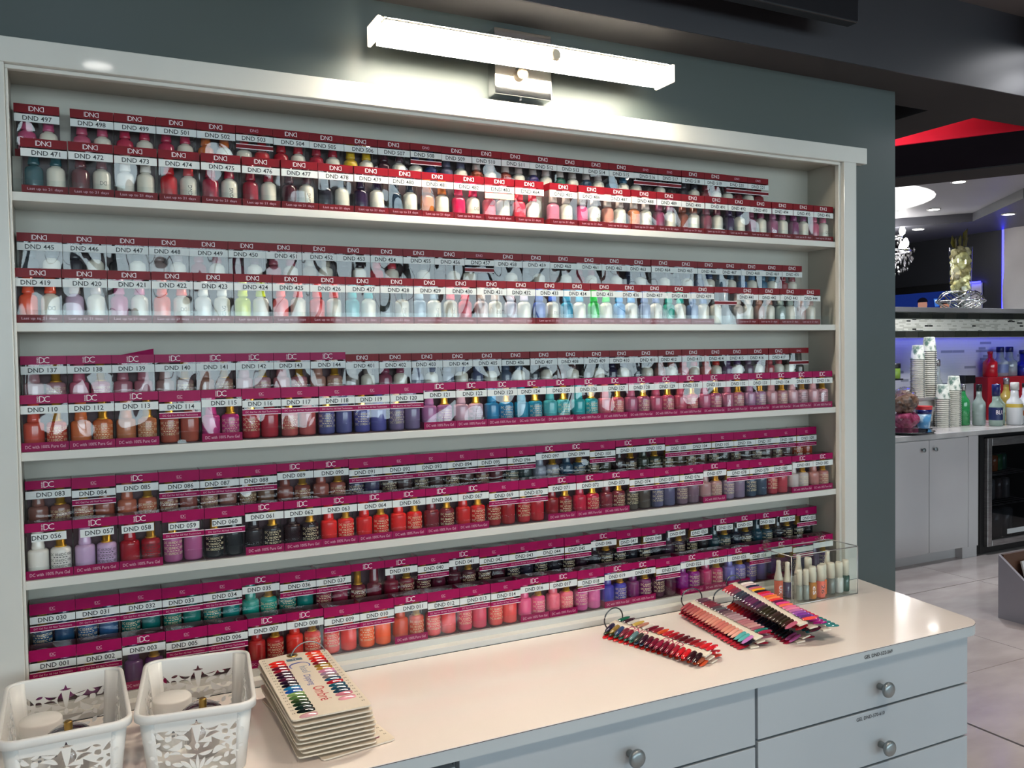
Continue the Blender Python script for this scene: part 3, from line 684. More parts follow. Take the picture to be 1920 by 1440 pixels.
def basket(label, loc, rz):
    t = thing('lace_basket', label, 'basket', loc, rz, 'white lace-cut baskets on the counter')
    WT, DT, WB, DB, rT, rB = 0.148, 0.224, 0.126, 0.200, 0.020, 0.014
    body = MB()
    for side in range(4):
        long_ = side % 2 == 1
        fullT, fullB = (DT, DB) if long_ else (WT, WB); offT, offB = (WT, WB) if long_ else (DT, DB)
        pw = fullB - 2 * rB
        vs, fs = lace_panel(pw, BH, 1.0 if not long_ else 1.45)
        P = []
        for x, y in vs:
            k = y / BH; hw = (fullB/2 - rB) * (1 - k) + (fullT/2 - rT) * k; off = (offB * (1 - k) + offT * k) / 2
            px, py = x / (pw / 2) * hw, -off
            a = side * PI / 2; c, s_ = math.cos(a), math.sin(a); P.append((px * c - py * s_, px * s_ + py * c, y + 0.002))
        body.add(P, fs)
    pb, pt = rrect(WB, DB, rB), rrect(WT, DT, rT)
    for q in range(4):
        k = q * 6; vs = [(*pb[k + i], 0.002) for i in range(6)] + [(*pt[k + i], BH + 0.002) for i in range(6)]
        body.add(vs, [(i, i+1, 7+i, 6+i) for i in range(5)], True)
    bo = obj('body', body, M_plastic, t); sm = bo.modifiers.new('thick', 'SOLIDIFY'); sm.thickness = 0.0018; sm.offset = 0
    obj('base', MB().prism(rrect(WB, DB, rB), 0.0006, 0.0026), M_plastic, t)
    rim = MB(); loops = []
    for ww, zz in ((0.0, BH - 0.001), (-0.001, BH + 0.004), (0.003, BH + 0.0055), (0.010, BH + 0.005), (0.012, BH + 0.0025), (0.012, BH - 0.006), (0.0105, BH - 0.006), (0.0105, BH + 0.001), (0.002, BH + 0.002)):
        loops.append([(x, y, zz) for x, y in rrect(WT + ww, DT + ww, rT + ww / 2)])
    n_ = len(loops[0]); vs = [p for L in loops for p in L]; fs = []
    for j in range(len(loops)):
        j2 = (j + 1) % len(loops)
        for i in range(n_): fs.append((j*n_+i, j*n_+(i+1) % n_, j2*n_+(i+1) % n_, j2*n_+i))
    obj('rim', rim.add(vs, fs, True), M_plastic, t)
    return t
basket('white lace-cut plastic basket at the left edge of the counter', (0.058, -0.206, 0.9155), 0.02)
basket('white lace-cut plastic basket beside the swatch card stack', (0.232, -0.215, 0.9155), -0.12)
def jar(label, loc):
    t = thing('powder_jar', label, 'jar', loc, 0, 'white screw-top jars in the baskets')
    obj('body', MB().lathe([(0.0245, 0), (0.0258, 0.001), (0.0258, 0.051), (0.0245, 0.053)], 28), M_white, t)
    obj('lid', MB().lathe([(0.0272, 0.052), (0.0276, 0.053), (0.0276, 0.069), (0.0262, 0.0715), (0.0, 0.0718)], 32), M_white, t)
    pm = MB()
    for i in range(5):
        a0 = -2.0 + i * 0.28
        for z in (0.020, 0.026, 0.031)[: 3 - (i % 2)]:
            a1 = a0 + 0.17; r_ = 0.0259
            pm.add([(r_*math.cos(a), r_*math.sin(a), zz) for a, zz in ((a0, z), (a1, z), (a1, z + 0.003), (a0, z + 0.003))], [(0, 1, 2, 3)])
    obj('label_print', pm, mat('grey_print', '8a8a8c', 0.5), t)
jar('white screw-top jar in the left basket', (0.026, -0.190, 0.9184))
jar('white screw-top jar in the right basket', (0.1985, -0.194, 0.9184))
M_violet = mat('dark_violet_rim', '38182e', 0.15, coat=0.4)
def dish(label, loc):
    t = thing('dome_dish', label, 'dish', loc, 0, 'domed clear dishes in the baskets')
    obj('bowl', MB().lathe([(0.016, 0), (0.022, 0.003), (0.0255, 0.034), (0.0275, 0.062)], 24), clear('clear_dish_glass', (0.85, 0.84, 0.85), base=0.10), t)
    obj('rim', MB().tube([(0.0275 * math.cos(a), 0.0275 * math.sin(a), 0.063) for a in [2*PI*i/28 for i in range(28)]], 0.0024, 6, True), M_violet, t)
    obj('dome', MB().lathe([(0.0265, 0.064), (0.0235, 0.070), (0.0160, 0.0745), (0.0060, 0.0765), (0.0, 0.0768)], 24, caps=False), clear('clear_dome', (0.80, 0.79, 0.82), base=0.14), t)
    obj('knob', MB().lathe([(0.0050, 0.0), (0.0058, 0.001), (0.0050, 0.003), (0.0058, 0.005), (0.0050, 0.007), (0.0058, 0.009), (0.0050, 0.011), (0.0056, 0.013), (0.0040, 0.0145)], 14), M_brass, t, (0.000, -0.014, 0.0735))
dish('violet-rimmed clear dish with brass knob in left basket', (0.062, -0.246, 0.9184))
dish('violet-rimmed clear dish with brass knob in right basket', (0.234, -0.252, 0.9184))

# ------------------------------------------------------------------ swatch cards
def nail_mesh(ln=0.030, wd=0.0125, ht=0.0042):
    vs = []; fs = []; prof = [(-0.5, 0.62), (-0.42, 0.86), (-0.15, 1.0), (0.2, 0.92), (0.40, 0.62), (0.48, 0.30), (0.5, 0.10)]
    for x, k in prof:
        for j in range(5):
            t = -1 + j / 2; vs.append((x * ln, t * wd / 2 * k, ht * (1 - t * t * 0.9) * (0.55 + 0.45 * math.cos(x * 2.2)) * (0.4 + 0.6 * k) - 0.0004))
    for i in range(6):
        for j in range(4): fs.append((i*5+j, (i+1)*5+j, (i+1)*5+j+1, i*5+j+1))
    return MB().add(vs, fs, True).mesh('nail_tip')
NAIL = nail_mesh(0.0265, 0.0125, 0.0042); NAILS = nail_mesh(0.030, 0.0124, 0.0036)
def card_poly(w_, l_):
    P = []; r_ = 0.006
    for cx, cy, a0 in ((w_/2 - r_, -l_/2 + r_, 270), ):
        pass
    P = [(-w_/2, -l_/2 + r_), (-w_/2 + r_*.3, -l_/2 + r_*.3), (-w_/2 + r_, -l_/2), (w_/2 - r_, -l_/2), (w_/2 - r_*.3, -l_/2 + r_*.3), (w_/2, -l_/2 + r_), (w_/2, l_/2 - r_), (w_/2 - r_*.3, l_/2 - r_*.3), (w_/2 - r_, l_/2)]
    P += [(w_*0.22, l_/2), (w_*0.14, l_/2 + 0.004), (w_*0.05, l_/2 + 0.006), (-w_*0.05, l_/2 + 0.006), (-w_*0.16, l_/2 + 0.004), (-w_*0.30, l_/2)]
    P += [(-w_/2 + r_, l_/2), (-w_/2 + r_*.3, l_/2 - r_*.3), (-w_/2, l_/2 - r_)]
    return P
sw = thing('swatch_card_stack', 'fanned stack of ivory nail colour swatch cards on a steel ring', 'swatch cards', (0.402, -0.222, 0.9155))
cw, cl = 0.116, 0.272
card_me = MB().prism(card_poly(cw, cl), 0.0, 0.0022).mesh('card')
leftc = 'e02a20 d8221c 6a1028 8c1428 3a0c28 2c0c2a 4a1030 200a24 0c0a1c 1670a0 1450a0 7a9a5a 4a6a38 28401e 14301c 0a2420 081414 c8949a'.split()
rightc = 'e03424 f06848 e02a20 c81c20 7a1420 8a6a28 b08038 c87898 a08098 8a7878 24506a b01c2c 1c5468 1a4458 1c3a50 c87888 d8909a'.split()
NC = 10; rn = random.Random(5)
for i in range(NC):
    top = i == NC - 1
    z = 0.0006 + i * 0.0073
    dx = 0.010 - 0.0105 * (i / (NC - 1)) ** 0.8 + rn.uniform(-0.002, 0.002); dy = 0.010 - 0.008 * i / (NC - 1) + rn.uniform(-0.002, 0.002)
    rot = [0.14, -0.02, 0.03, 0.015, -0.015, 0.01, 0.012, 0.0, 0.006, -0.005][i]
    c = place('card', card_me, M_card, sw, (dx + (0.010 if i == 0 else 0), dy, z), (0, 0, rot))
    if top:
        for col, lst, y0 in ((-0.0335, leftc, 0.104), (0.0320, rightc, 0.126)):
            for j, hx in enumerate(lst):
                place('nail_tip', NAIL, polish(hx, 0.08), c, (col, y0 - j * 0.01345 - (0.004 if hx in ('c8949a', 'd8909a') else 0), 0.0024), (0, 0, PI + (0.12 if col < 0 else 0.10)))
        obj('eyelet', MB().lathe([(0.0045, 0.0022), (0.0095, 0.0022), (0.0090, 0.0036), (0.0050, 0.0032)], 18, caps=False), M_brass, c, (-0.002, 0.131, 0))
        obj('eyelet_hole', MB().lathe([(0.0045, 0.00225), (0.0045, 0.0024)], 16), M_gap, c, (-0.002, 0.131, 0))  # dark disc painted as the shade inside the eyelet
        obj('number_patch', cube(-0.013, 0.013, -0.0055, 0.0055, 0.0022, 0.00235), mat('slate_patch', '4a6474', 0.4), c, (-0.003, 0.109, 0))
        place('number_text', tx('11', height=0.006, flat=True, y=0.0).mesh('number_text'), M_whiteprint, c, (-0.003, 0.109, 0.0025))
        M_bl = mat('blue_print', '3c4fa0', 0.4); M_rd = mat('red_print', 'c02830', 0.4)
        arcm = MB()
        for q in range(14):
            a0, a1 = [(-28 + 236 * (q + e_) / 14) * PI / 180 for e_ in (0, 1)]
            th = lambda a_: 0.0118 + 0.0035 * abs(math.cos(a_ - 0.3))
            arcm.add([(th(a0)*math.cos(a0), th(a0)*math.sin(a0), 0), (0.0172*math.cos(a0), 0.0172*math.sin(a0), 0), (0.0172*math.cos(a1), 0.0172*math.sin(a1), 0), (th(a1)*math.cos(a1), th(a1)*math.sin(a1), 0)], [(0, 1, 2, 3)])
        obj('logo', arcm, M_bl, c, (-0.001, 0.076, 0.00235))
        place('logo_text', tx('hisel', height=0.013, flat=True, rot=-PI/2).mesh('logo_text'), mat('slate_print', '8492a8', 0.4), c, (0.003, 0.056, 0.00235))
        place('title_text', tx('Dipping', height=0.014, flat=True, rot=-PI/2).mesh('title_text'), M_bl, c, (-0.002, 0.006, 0.00235))
        place('title_text', tx('Ombré', height=0.018, width=0.060, flat=True, rot=-PI/2).mesh('title_text'), M_rd, c, (0.004, -0.056, 0.00235))
        pr = MB()
        for col in (-0.051, 0.051):
            for j in range(20):
                y = 0.124 - j * 0.0126
                for k in range(2): pr.add([(col - 0.0022 + k*0.0028, y, 0.00235), (col - 0.0004 + k*0.0028, y, 0.00235), (col - 0.0004 + k*0.0028, y + 0.0042, 0.00235), (col - 0.0022 + k*0.0028, y + 0.003 + 0.001*k, 0.00235)], [(0, 1, 2, 3)])
        po = obj('code_print', pr, mat('faint_print', '9a8e7a', 0.5), c); po['kind'] = 'stuff'
    else:
        nr = MB(); vs0 = [v.co for v in NAIL.vertices]; fs0 = [tuple(p.vertices) for p in NAIL.polygons]
        for col in (-0.031, 0.027):
            for j in range(18): nr.add([(col - v.x, 0.115 - j * 0.0134 - v.y, 0.0024 + v.z) for v in vs0], fs0, True)
        q = obj('nail_rows', nr, polish(['7a3a4a', 'a06070', '405a7a', '6a4a3a'][i % 4]), c); q['kind'] = 'stuff'
        pr = MB()
        for j in range(19):
            y = 0.118 - j * 0.0128
            for k in range(2): pr.add([(0.0495 + k*0.0026, y, 0.00235), (0.0512 + k*0.0026, y, 0.00235), (0.0512 + k*0.0026, y + 0.004, 0.00235), (0.0495 + k*0.0026, y + 0.003, 0.00235)], [(0, 1, 2, 3)])
        po = obj('code_print', pr, mat('faint_print', '9a8e7a', 0.5), c); po['kind'] = 'stuff'
ringp = [(0.024 + 0.030 * math.cos(a), 0.131 + 0.004 * math.sin(a), 0.062 + 0.026 * math.sin(a)) for a in [2*PI*i/36 for i in range(36)]]
obj('binder_ring', MB().tube(ringp, 0.0011, 6, True), M_nickel, sw)

# ------------------------------------------------------------------ swatch stick rings
stick_me = MB().box(0.0, 0.250, -0.0095, 0.0095, 0.0, 0.0026).mesh('stick')
def sticks(label, a, b, levels, palette, group='nail swatch stick rings on the counter', logo=None, n=18, ringpos=(0.004, 0.0), rr=0.026):
    ax, ay, az = a; bx_, by_, bz_ = b; ang = math.atan2(by_ - ay, bx_ - ax); L = math.hypot(bx_ - ax, by_ - ay)
    t = thing('swatch_stick_ring', label, 'nail swatches', (ax, ay, az), ang, group)
    pit = -math.atan2(bz_ - az, L)
    rr_ = random.Random(len(label))
    for i, (dz, drot, dy) in enumerate(levels):
        roll = (0.05, 0.12, 0.24)[min(2, i + 3 - len(levels))]
        s_ = place('stick', stick_me, M_stick, t, (0, dy, dz), (roll, pit, drot)); s_.scale = (L / 0.250, 1, 1)
        pal = palette[i % len(palette)]
        for side in (-1, 1):
            cs = pal[0 if side < 0 else 1]
            for j in range(n):
                hx = cs[j % len(cs)] if len(cs) >= n else cs[min(len(cs) - 1, int(j * len(cs) / n))]
                # side -1 is the near (left-front) side when the stick runs towards the viewer
                x = 0.016 + j * (0.226 / (n - 1))
                place('nail_tip', NAILS, polish(hx, 0.08), s_, (x - 0.002, side * 0.0215, 0.0018 + 0.0012), (0, 0.10, side * (PI/2) + 0.16 * -side))
        if logo and i == len(levels) - 1:
            lm_ = MB()
            for k, xx in enumerate((0.075, 0.165)):
                tx('DND', width=0.050, height=0.013, flat=True, mb=lm_, off=(xx, 0))
            place('logo', lm_.mesh('logo'), mat('magenta_print', 'b02058', 0.4), s_, (0, 0, 0.0028))
    P = [(ringpos[0], ringpos[1] + rr * math.cos(q), levels[-1][0] * 0.5 + 0.004 + rr * 0.85 * math.sin(q) + rr * 0.55) for q in [2*PI*i/32 for i in range(32)]]
    obj('binder_ring', MB().tube([p for p in P], 0.0015, 6, True), mat('dark_steel_ring', '5c6064', 0.25, 0.9), t)
    return t
W = lambda s_: s_.split()
p1 = [[W('d81c24 e02420 d82028 e83028 e02a24 d8281c e83a24 e04a28 f05a28 e86038'), W('d82424 e03030 c01c24 d04030')],
      [W('28301c 14483a 1c5a4a 1c3a50 2a2a3a 501020 701428 8c1830 a03040 b05a40'), W('6a1020 501018 8a1828 a02030 c03038')],
      [W('2a2440 8a7038 2a4068 7a2838 8a1c30 5a7a80 30302c 3a1428 5a1028 781430 8c1838 6a1028 801830 a01c30 c01c28 d82028 301018 28141a'), W('166048 3a1c28 c0b8b0 b89848 a87060 c8c0b8 6a1428 8a2030 c84a24 b01c28 a01824 701420 481018 601420 801820 a81c24 c82028 c81c28 301a1c')]]
sticks('swatch stick ring with magenta lettering nearest the counter front', (1.060, -0.070, 0.9165), (1.109, -0.318, 0.9165), [(0.0, 0.12, -0.012), (0.0085, 0.06, -0.006), (0.017, 0.0, 0.0)], p1, logo=True)
p2 = [[W('a01c2c b01c30 901828 c02438 a82030'), W('b02038 901c30')], [W('a02030 b02838 c03040 b83848 1c2434 20202c'), W('803040 a05868 905868')],
      [W('a04048 b05a58 c06a60 c87a70 d08878 d08070 c87068 d88a78 e0a090 58b0b0 c078b8'), W('604050 702838 802c3c 7a3040 504048 5a5a60 503848 6a5058 8a6a70 a08088 b09098 a86870 b07078 b88080 c09090 a05868 207068 902040')]]
sticks('swatch stick ring with nude and rose tips, in the middle', (1.277, -0.052, 0.9235), (1.254, -0.292, 0.9165), [(0.0, -0.03, -0.003), (0.0085, 0.02, 0.0), (0.017, 0.0, 0.0)], p2, n=20)
p3 = [[W('b01828 a01428 c02030 80142c'), W('c02030 b01830 a01c34')], [W('d83830 b02030 902038 601830 28283c 202030 1c1c24 1c2c30 c060a0'), W('c02030 b01830 a01830 2a7070')]]
sticks('swatch stick ring lying underneath at right, tips dark to red', (1.396, -0.058, 0.9165), (1.352, -0.312, 0.9165), [(0.0, -0.03, 0.0), (0.0085, 0.02, 0.0)], p3, n=20, ringpos=(0.004, -0.030))
p4 = [[W('c02038 901830 701428 502030'), W('c01c30 b01838 d02848 2a7878')],
      [W('b02038 d02c28 801828 a01c2c'), W('d02038 c81c48 c02050 a02078')],
      [W('b83040 8a3048 784058 384050 302c40 5a3058 683058 402848 5a3050 382830 2c2818 282418 40302c 30241c 302818 40201c b05870'),
       W('2c1c28 e8dcd8 e0c8c8 1c2848 c86880 f0b020 2a1820 d81c38 e04078 f07030 f88850 e83838 601848 e04088 f07050 d86890 e080a0 c070a8 9050a0 7a3898 603080 e85048 402078')]]
sticks('swatch stick ring on top at right, bright tips beside the bottle bin', (1.392, -0.056, 0.9500), (1.336, -0.326, 0.9400), [(0.0, 0.10, 0.026), (0.0085, 0.04, 0.012), (0.017, 0.0, 0.0)], p4, n=22, rr=0.018)
wd_ = thing('swatch_wand', 'single clear swatch wand with red tip between the stick rings', 'nail swatches', (1.335, -0.205, 0.9165), -0.9)
obj('handle', cube(0.0, 0.060, -0.003, 0.003, 0.0, 0.0025), M_stick, wd_)
place('nail_tip', NAILS, polish('d02020', 0.08), wd_, (-0.011, 0, 0.001), (0, 0, PI))

# ------------------------------------------------------------------ clear bin of polish bottles
bn = thing('clear_bin', 'clear acrylic bin with crystal knobs at the right end of the counter', 'bin', (1.612, -0.075, 0.9155))
BX, BY, BZ = 0.104, 0.044, 0.112
obj('base', cube(-BX, BX, -BY, BY, 0.0, 0.003), M_acrylic, bn)
for nm_, c_ in (('front_panel', (-BX, BX, -BY, -BY + 0.003, 0.003, BZ)), ('rear_panel', (-BX, BX, BY - 0.003, BY, 0.003, BZ)), ('side_panel', (-BX, -BX + 0.003, -BY + 0.003, BY - 0.003, 0.003, BZ)), ('side_panel', (BX - 0.003, BX, -BY + 0.003, BY - 0.003, 0.003, BZ))):
    obj(nm_, cube(*c_), M_acrylic, bn, bevel=0.001)
M_edgeglow = clear('polished_acrylic_edge', (0.94, 0.97, 0.97), base=0.55, rough=0.35)
ed = MB(); L4 = [(-BX, -BY), (BX, -BY), (BX, BY), (-BX, BY)]
ed.tube([(x, y, BZ + 0.0008) for x, y in L4], 0.0013, 5, True)
for x, y in L4[:2]: ed.tube([(x, y, 0.003), (x, y, BZ)], 0.0012, 5)
ed.tube([(-BX, -BY, 0.0015), (BX, -BY, 0.0015)], 0.0015, 5)
obj('polished_edge', ed, M_edgeglow, bn)
for x in (-BX + 0.006, BX - 0.034):
    cr = MB(); rq = random.Random(int(x * 1000) & 7)
    for k in range(9): cr.lathe([(0.0, -0.004), (0.0045, -0.001), (0.0045, 0.001), (0.0, 0.004)], 6, rq.uniform(-0.010, 0.010), rq.uniform(-0.005, 0.005), False, False); cr.v[-24:] = [(a, b, c + 0.006 * (k % 3)) for a, b, c in cr.v[-24:]]
    obj('crystal_knob', cr, M_crystal, bn, (x, BY - 0.002, BZ + 0.006))
ivory = mat('ivory_bottle_cap', 'e4dccb', 0.3)
def small_bottle(label, x, y, col, flared, h=0.040, r_=0.0101, mark=None, clear_=False):
    t = thing('nail_art_bottle', label, 'bottle', (x, y, 0.9189), 0, 'slim polish bottles in the clear bin')
    obj('body', MB().lathe([(r_*0.9, 0), (r_, 0.002), (r_, h - 0.002), (r_*0.75, h)], 14), polish(col, 0.12), t)
    if flared: p = [(r_*1.0, h), (r_*0.98, h + 0.004), (r_*0.62, h + 0.020), (r_*0.50, h + 0.036), (r_*0.55, h + 0.044), (r_*0.3, h + 0.046)]
    else: p = [(r_*0.86, h), (r_*0.86, h + 0.032), (r_*0.74, h + 0.036)]
    obj('cap', MB().lathe(p, 14), ivory, t)
    if mark:
        mb = MB(); vs, fs, w_, h_ = TXT[mark]; P = []
        for vx, vy in vs:
            a = (vy * 0.008 / h_) / r_ - PI/2 - 0.25; P.append((r_ * 1.02 * math.cos(a), r_ * 1.02 * math.sin(a), 0.020 - vx * 0.020 / w_))
        place('brand_text', mb.add(P, fs).mesh('brand_text'), M_whiteprint if col != 'f07060' else M_ink, t)
small_bottle('red slim bottle with tall flared ivory cap, leftmost in bin', 1.5235, -0.062, 'd0563a', True, 0.042, mark='UK')
small_bottle('dark violet slim bottle with flared ivory cap', 1.5470, -0.066, '4a4068', True, 0.036)
small_bottle('grey slim bottle behind front panel, left of its twin', 1.5520, -0.098, '8c918b', False, 0.034, 0.0072)
small_bottle('grey slim bottle next to the ochre one', 1.5680, -0.103, '868d8a', False, 0.034, 0.0072)
small_bottle('ochre slim bottle with pale swirl lettering', 1.5885, -0.102, 'b8762a', False, 0.038, mark='cS')
small_bottle('coral slim bottle with dark upright lettering', 1.6130, -0.104, 'f07060', False, 0.038, mark='26')
small_bottle('orange slim bottle between the coral and grey ones', 1.6340, -0.090, 'f06a38', False, 0.036, 0.0095)
small_bottle('smoky grey slim bottle right of the orange one', 1.6580, -0.092, '6e7672', False, 0.036)
small_bottle('pearl white slim bottle left of the dark green one', 1.6800, -0.096, 'c8ccca', False, 0.036)
small_bottle('dark green slim bottle at right end of the bin', 1.7020, -0.095, '1c4a40', False, 0.038, 0.0095)
small_bottle('slate blue slim bottle in rear of bin behind the coral one', 1.6180, -0.060, '5a6a80', False, 0.046)
small_bottle('pale tall bottle in rear of bin behind the ochre one', 1.5900, -0.058, 'c8c4b8', True, 0.046)
small_bottle('pale tall bottle in rear of bin behind the pearl one', 1.6830, -0.058, 'cfcabd', True, 0.046)

# ------------------------------------------------------------------ bar at the right
def brick_mat(name, light, dark, bw, bh, mortar, frac, rough=0.25, mort='b8b6ae', l2=None):
    m = mat(name, light, rough); n, l = nodes(m); b = n['Principled BSDF']
    tc = n.new('ShaderNodeTexCoord'); sx = n.new('ShaderNodeSeparateXYZ'); cx = n.new('ShaderNodeCombineXYZ')
    br = n.new('ShaderNodeTexBrick'); br.inputs['Color1'].default_value = (0, 0, 0, 1); br.inputs['Color2'].default_value = (1, 1, 1, 1); br.inputs['Mortar'].default_value = (0.5, 0.5, 0.5, 1)
    br.inputs['Scale'].default_value = 1.0; br.inputs['Brick Width'].default_value = bw; br.inputs['Row Height'].default_value = bh; br.inputs['Mortar Size'].default_value = mortar; br.offset_frequency = 2; br.offset = 0.37
    br.squash = 1.6; br.squash_frequency = 3
    r = n.new('ShaderNodeValToRGB'); r.color_ramp.interpolation = 'CONSTANT'
    e = r.color_ramp.elements; e[0].position = 0; e[0].color = (*lin(dark), 1); e[1].position = frac; e[1].color = (*lin(light), 1)
    if l2: q = e.new(min(0.95, frac + 0.35)); q.color = (*lin(l2), 1)
    mx = n.new('ShaderNodeMix'); mx.data_type = 'RGBA'; mx.inputs['B'].default_value = (*lin(mort), 1)
    l.new(tc.outputs['Object'], sx.inputs[0]); l.new(sx.outputs['X'], cx.inputs['X']); l.new(sx.outputs['Z'], cx.inputs['Y']); l.new(cx.outputs[0], br.inputs['Vector'])
    l.new(br.outputs['Color'], r.inputs[0]); l.new(r.outputs[0], mx.inputs['A']); l.new(br.outputs['Fac'], mx.inputs['Factor']); l.new(mx.outputs[2], b.inputs['Base Color'])
    return m
YF = 2.42
struct('trim_10', cube(4.0, 7.4, 3.10, 3.20, 0.0, 1.765), brick_mat('white_mosaic_backsplash', 'd6d6da', '9a9ca4', 0.09, 0.022, 0.0010, 0.055, mort='cfcfd2'))
bt = thing('bar_counter', 'pale grey stone bar counter top under the blue-lit backsplash', 'counter', (5.7, 2.88, 0.872))
obj('slab', cube(-1.5, 1.695, -0.48, 0.215, 0.0, 0.033), noisy('pale_stone', 'b2adad', 'c8c4c2', 7, 0.14, detail=8), bt, bevel=0.003)
bk = thing('bar_cabinet', 'white two-door bar cabinet left of the drinks fridge', 'cabinet', (5.25, 2.7, 0.0))
M_barwhite = noisy('white_bar_laminate', 'c4bfc0', 'cac6c6', 2, 0.35)
obj('carcass', cube(-0.95, 0.525, -0.262, 0.38, 0.08, 0.870), M_barwhite, bk)
obj('toe_kick', cube(-0.95, 0.37, -0.215, -0.205, 0.0, 0.08), M_barwhite, bk)
obj('foot_panel', cube(0.37, 0.525, -0.272, 0.38, 0.0, 0.08), M_barwhite, bk)
obj('filler', cube(0.420, 0.525, -0.282, -0.262, 0.08, 0.868), M_barwhite, bk)
for x0, x1, kx in ((-0.39, 0.0085, -0.068), (0.0135, 0.417, 0.052), (-0.80, -0.395, -0.46)):
    d = obj('door', cube(x0, x1, -0.282, -0.263, 0.082, 0.862), M_barwhite, bk, bevel=0.0015)
    place('knob', knob_me, M_nickel, d, (kx, -0.282, 0.800), (PI/2, 0, 0))
fr = thing('drinks_fridge', 'black under-counter drinks fridge with steel-framed glass door', 'fridge', (6.10, 2.70, 0.0))
M_fb = mat('fridge_black', '0c0c0e', 0.4)
fb = MB().box(-0.315, -0.295, -0.27, 0.3, 0.01, 0.868).box(-0.295, -0.246, -0.272, -0.255, 0.01, 0.868).box(0.36, 0.38, -0.27, 0.3, 0.01, 0.868).box(-0.295, 0.36, 0.28, 0.3, 0.01, 0.868).box(-0.295, 0.36, -0.27, 0.28, 0.845, 0.868).box(-0.295, 0.36, -0.27, 0.28, 0.01, 0.055)
obj('cabinet', fb, M_fb, fr)
df = MB().box(-0.245, -0.195, -0.30, -0.27, 0.06, 0.842).box(0.31, 0.36, -0.30, -0.27, 0.06, 0.842).box(-0.195, 0.31, -0.30, -0.27, 0.060, 0.105).box(-0.195, 0.31, -0.30, -0.27, 0.785, 0.842)
obj('door_frame', df, M_steel, fr, bevel=0.004)
obj('glass', cube(-0.195, 0.31, -0.288, -0.282, 0.105, 0.785), clear('smoked_fridge_glass', (0.55, 0.55, 0.57), base=0.04), fr)
for z in (0.34, 0.56):
    wr = MB()
    for i in range(9): wr.tube([(-0.29 + 0.08 * i, -0.24, z), (-0.29 + 0.08 * i, 0.27, z)], 0.003, 5)
    wr.tube([(-0.29, -0.245, z), (0.355, -0.245, z)], 0.004, 5)
    obj('wire_shelf', wr, M_steel, fr)
obj('badge', cube(-0.01, 0.20, -0.292, -0.2885, 0.13, 0.165), mat('pale_badge', 'c8c8c8', 0.4), fr)
def vessel(name, label, cat, x, y, z, parts, group=None):
    t = thing(name, label, cat, (x, y, z), 0, group)
    for nm_, prof, m_ in parts: obj(nm_, MB().lathe(prof, 18), m_, t)
    return t
def can(label, x, y, z, col, r_=0.033, h=0.12):
    vessel('drink_can', label, 'can', x, y, z, [('body', [(r_*.85, 0), (r_, 0.008), (r_, h - 0.010), (r_*.8, h)], polish(col)), ('lid', [(r_*.8, h), (r_*.76, h + 0.002)], M_steel)], 'drinks in the fridge')
can('green can on the upper fridge shelf', 6.260, 2.60, 0.566, '2a8a4a'); can('teal can on the upper fridge shelf beside the green one', 6.340, 2.62, 0.566, '1c6a5a')
can('orange can at the left of the upper fridge shelf', 6.175, 2.58, 0.566, 'c86a28')
for x, c, lb in ((6.20, '8a8a8c', 'left grey bottle on the middle fridge shelf'), (6.29, '6a5a58', 'brown bottle on the middle fridge shelf'), (6.375, '7a7a7c', 'right grey bottle on the middle fridge shelf')): can(lb, x, 2.62, 0.346, c, 0.034, 0.15)
for x, c, lb in ((6.22, '5a5a5c', 'left clear jug at the bottom of the fridge'), (6.345, '6a6a6c', 'right clear jug at the bottom of the fridge')): can(lb, x, 2.60, 0.057, c, 0.055, 0.22)

# raised ledge with tiled front
lg = thing('bar_ledge', 'raised dark ledge with tiled front over the bar', 'ledge', (6.45, 3.07, 1.57))
obj('slab', cube(-2.3, 0.945, -0.19, 0.32, 0.197, 0.2335), noisy('grey_ledge_top', '6a6a6c', '707072', 3, 0.35), lg, bevel=0.002)
obj('backing_board', cube(-2.3, 0.945, -0.150, -0.11, 0.003, 0.197), mat('pale_grout', 'd4d2c8', 0.7), lg)
M_dkt = [mat('dark_tile_%d' % i, c, 0.12, coat=0.3) for i, c in enumerate(('2e302c', '34362f', '282a28', '3a3a36'))]
tm_ = MB().box(-0.0674, 0.0674, -0.006, 0.0, -0.0235, 0.0235).mesh('border_tile')
rt = random.Random(9)
for row_, z in enumerate((0.0300, 0.1715)):
    for i in range(-9, 15):
        x = -1.02 + 0.1404 * i + (0.018 if row_ else 0)
        if x > 0.87: continue
        place('border_tile', tm_, rt.choice(M_dkt), lg, (x, -0.150, z))
obj('mosaic_band', cube(-2.3, 0.945, -0.156, -0.150, 0.0575, 0.1440), brick_mat('glass_mosaic', 'c8c6ba', '2c2c2a', 0.046, 0.0125, 0.0009, 0.09, l2='e6e4da', mort='cac8be'), lg)
obj('light_strip', cube(-2.3, 0.93, -0.085, -0.070, 0.022, 0.030), bright('blue_light_strip', (0.03, 0.03, 1.0), 8), lg)

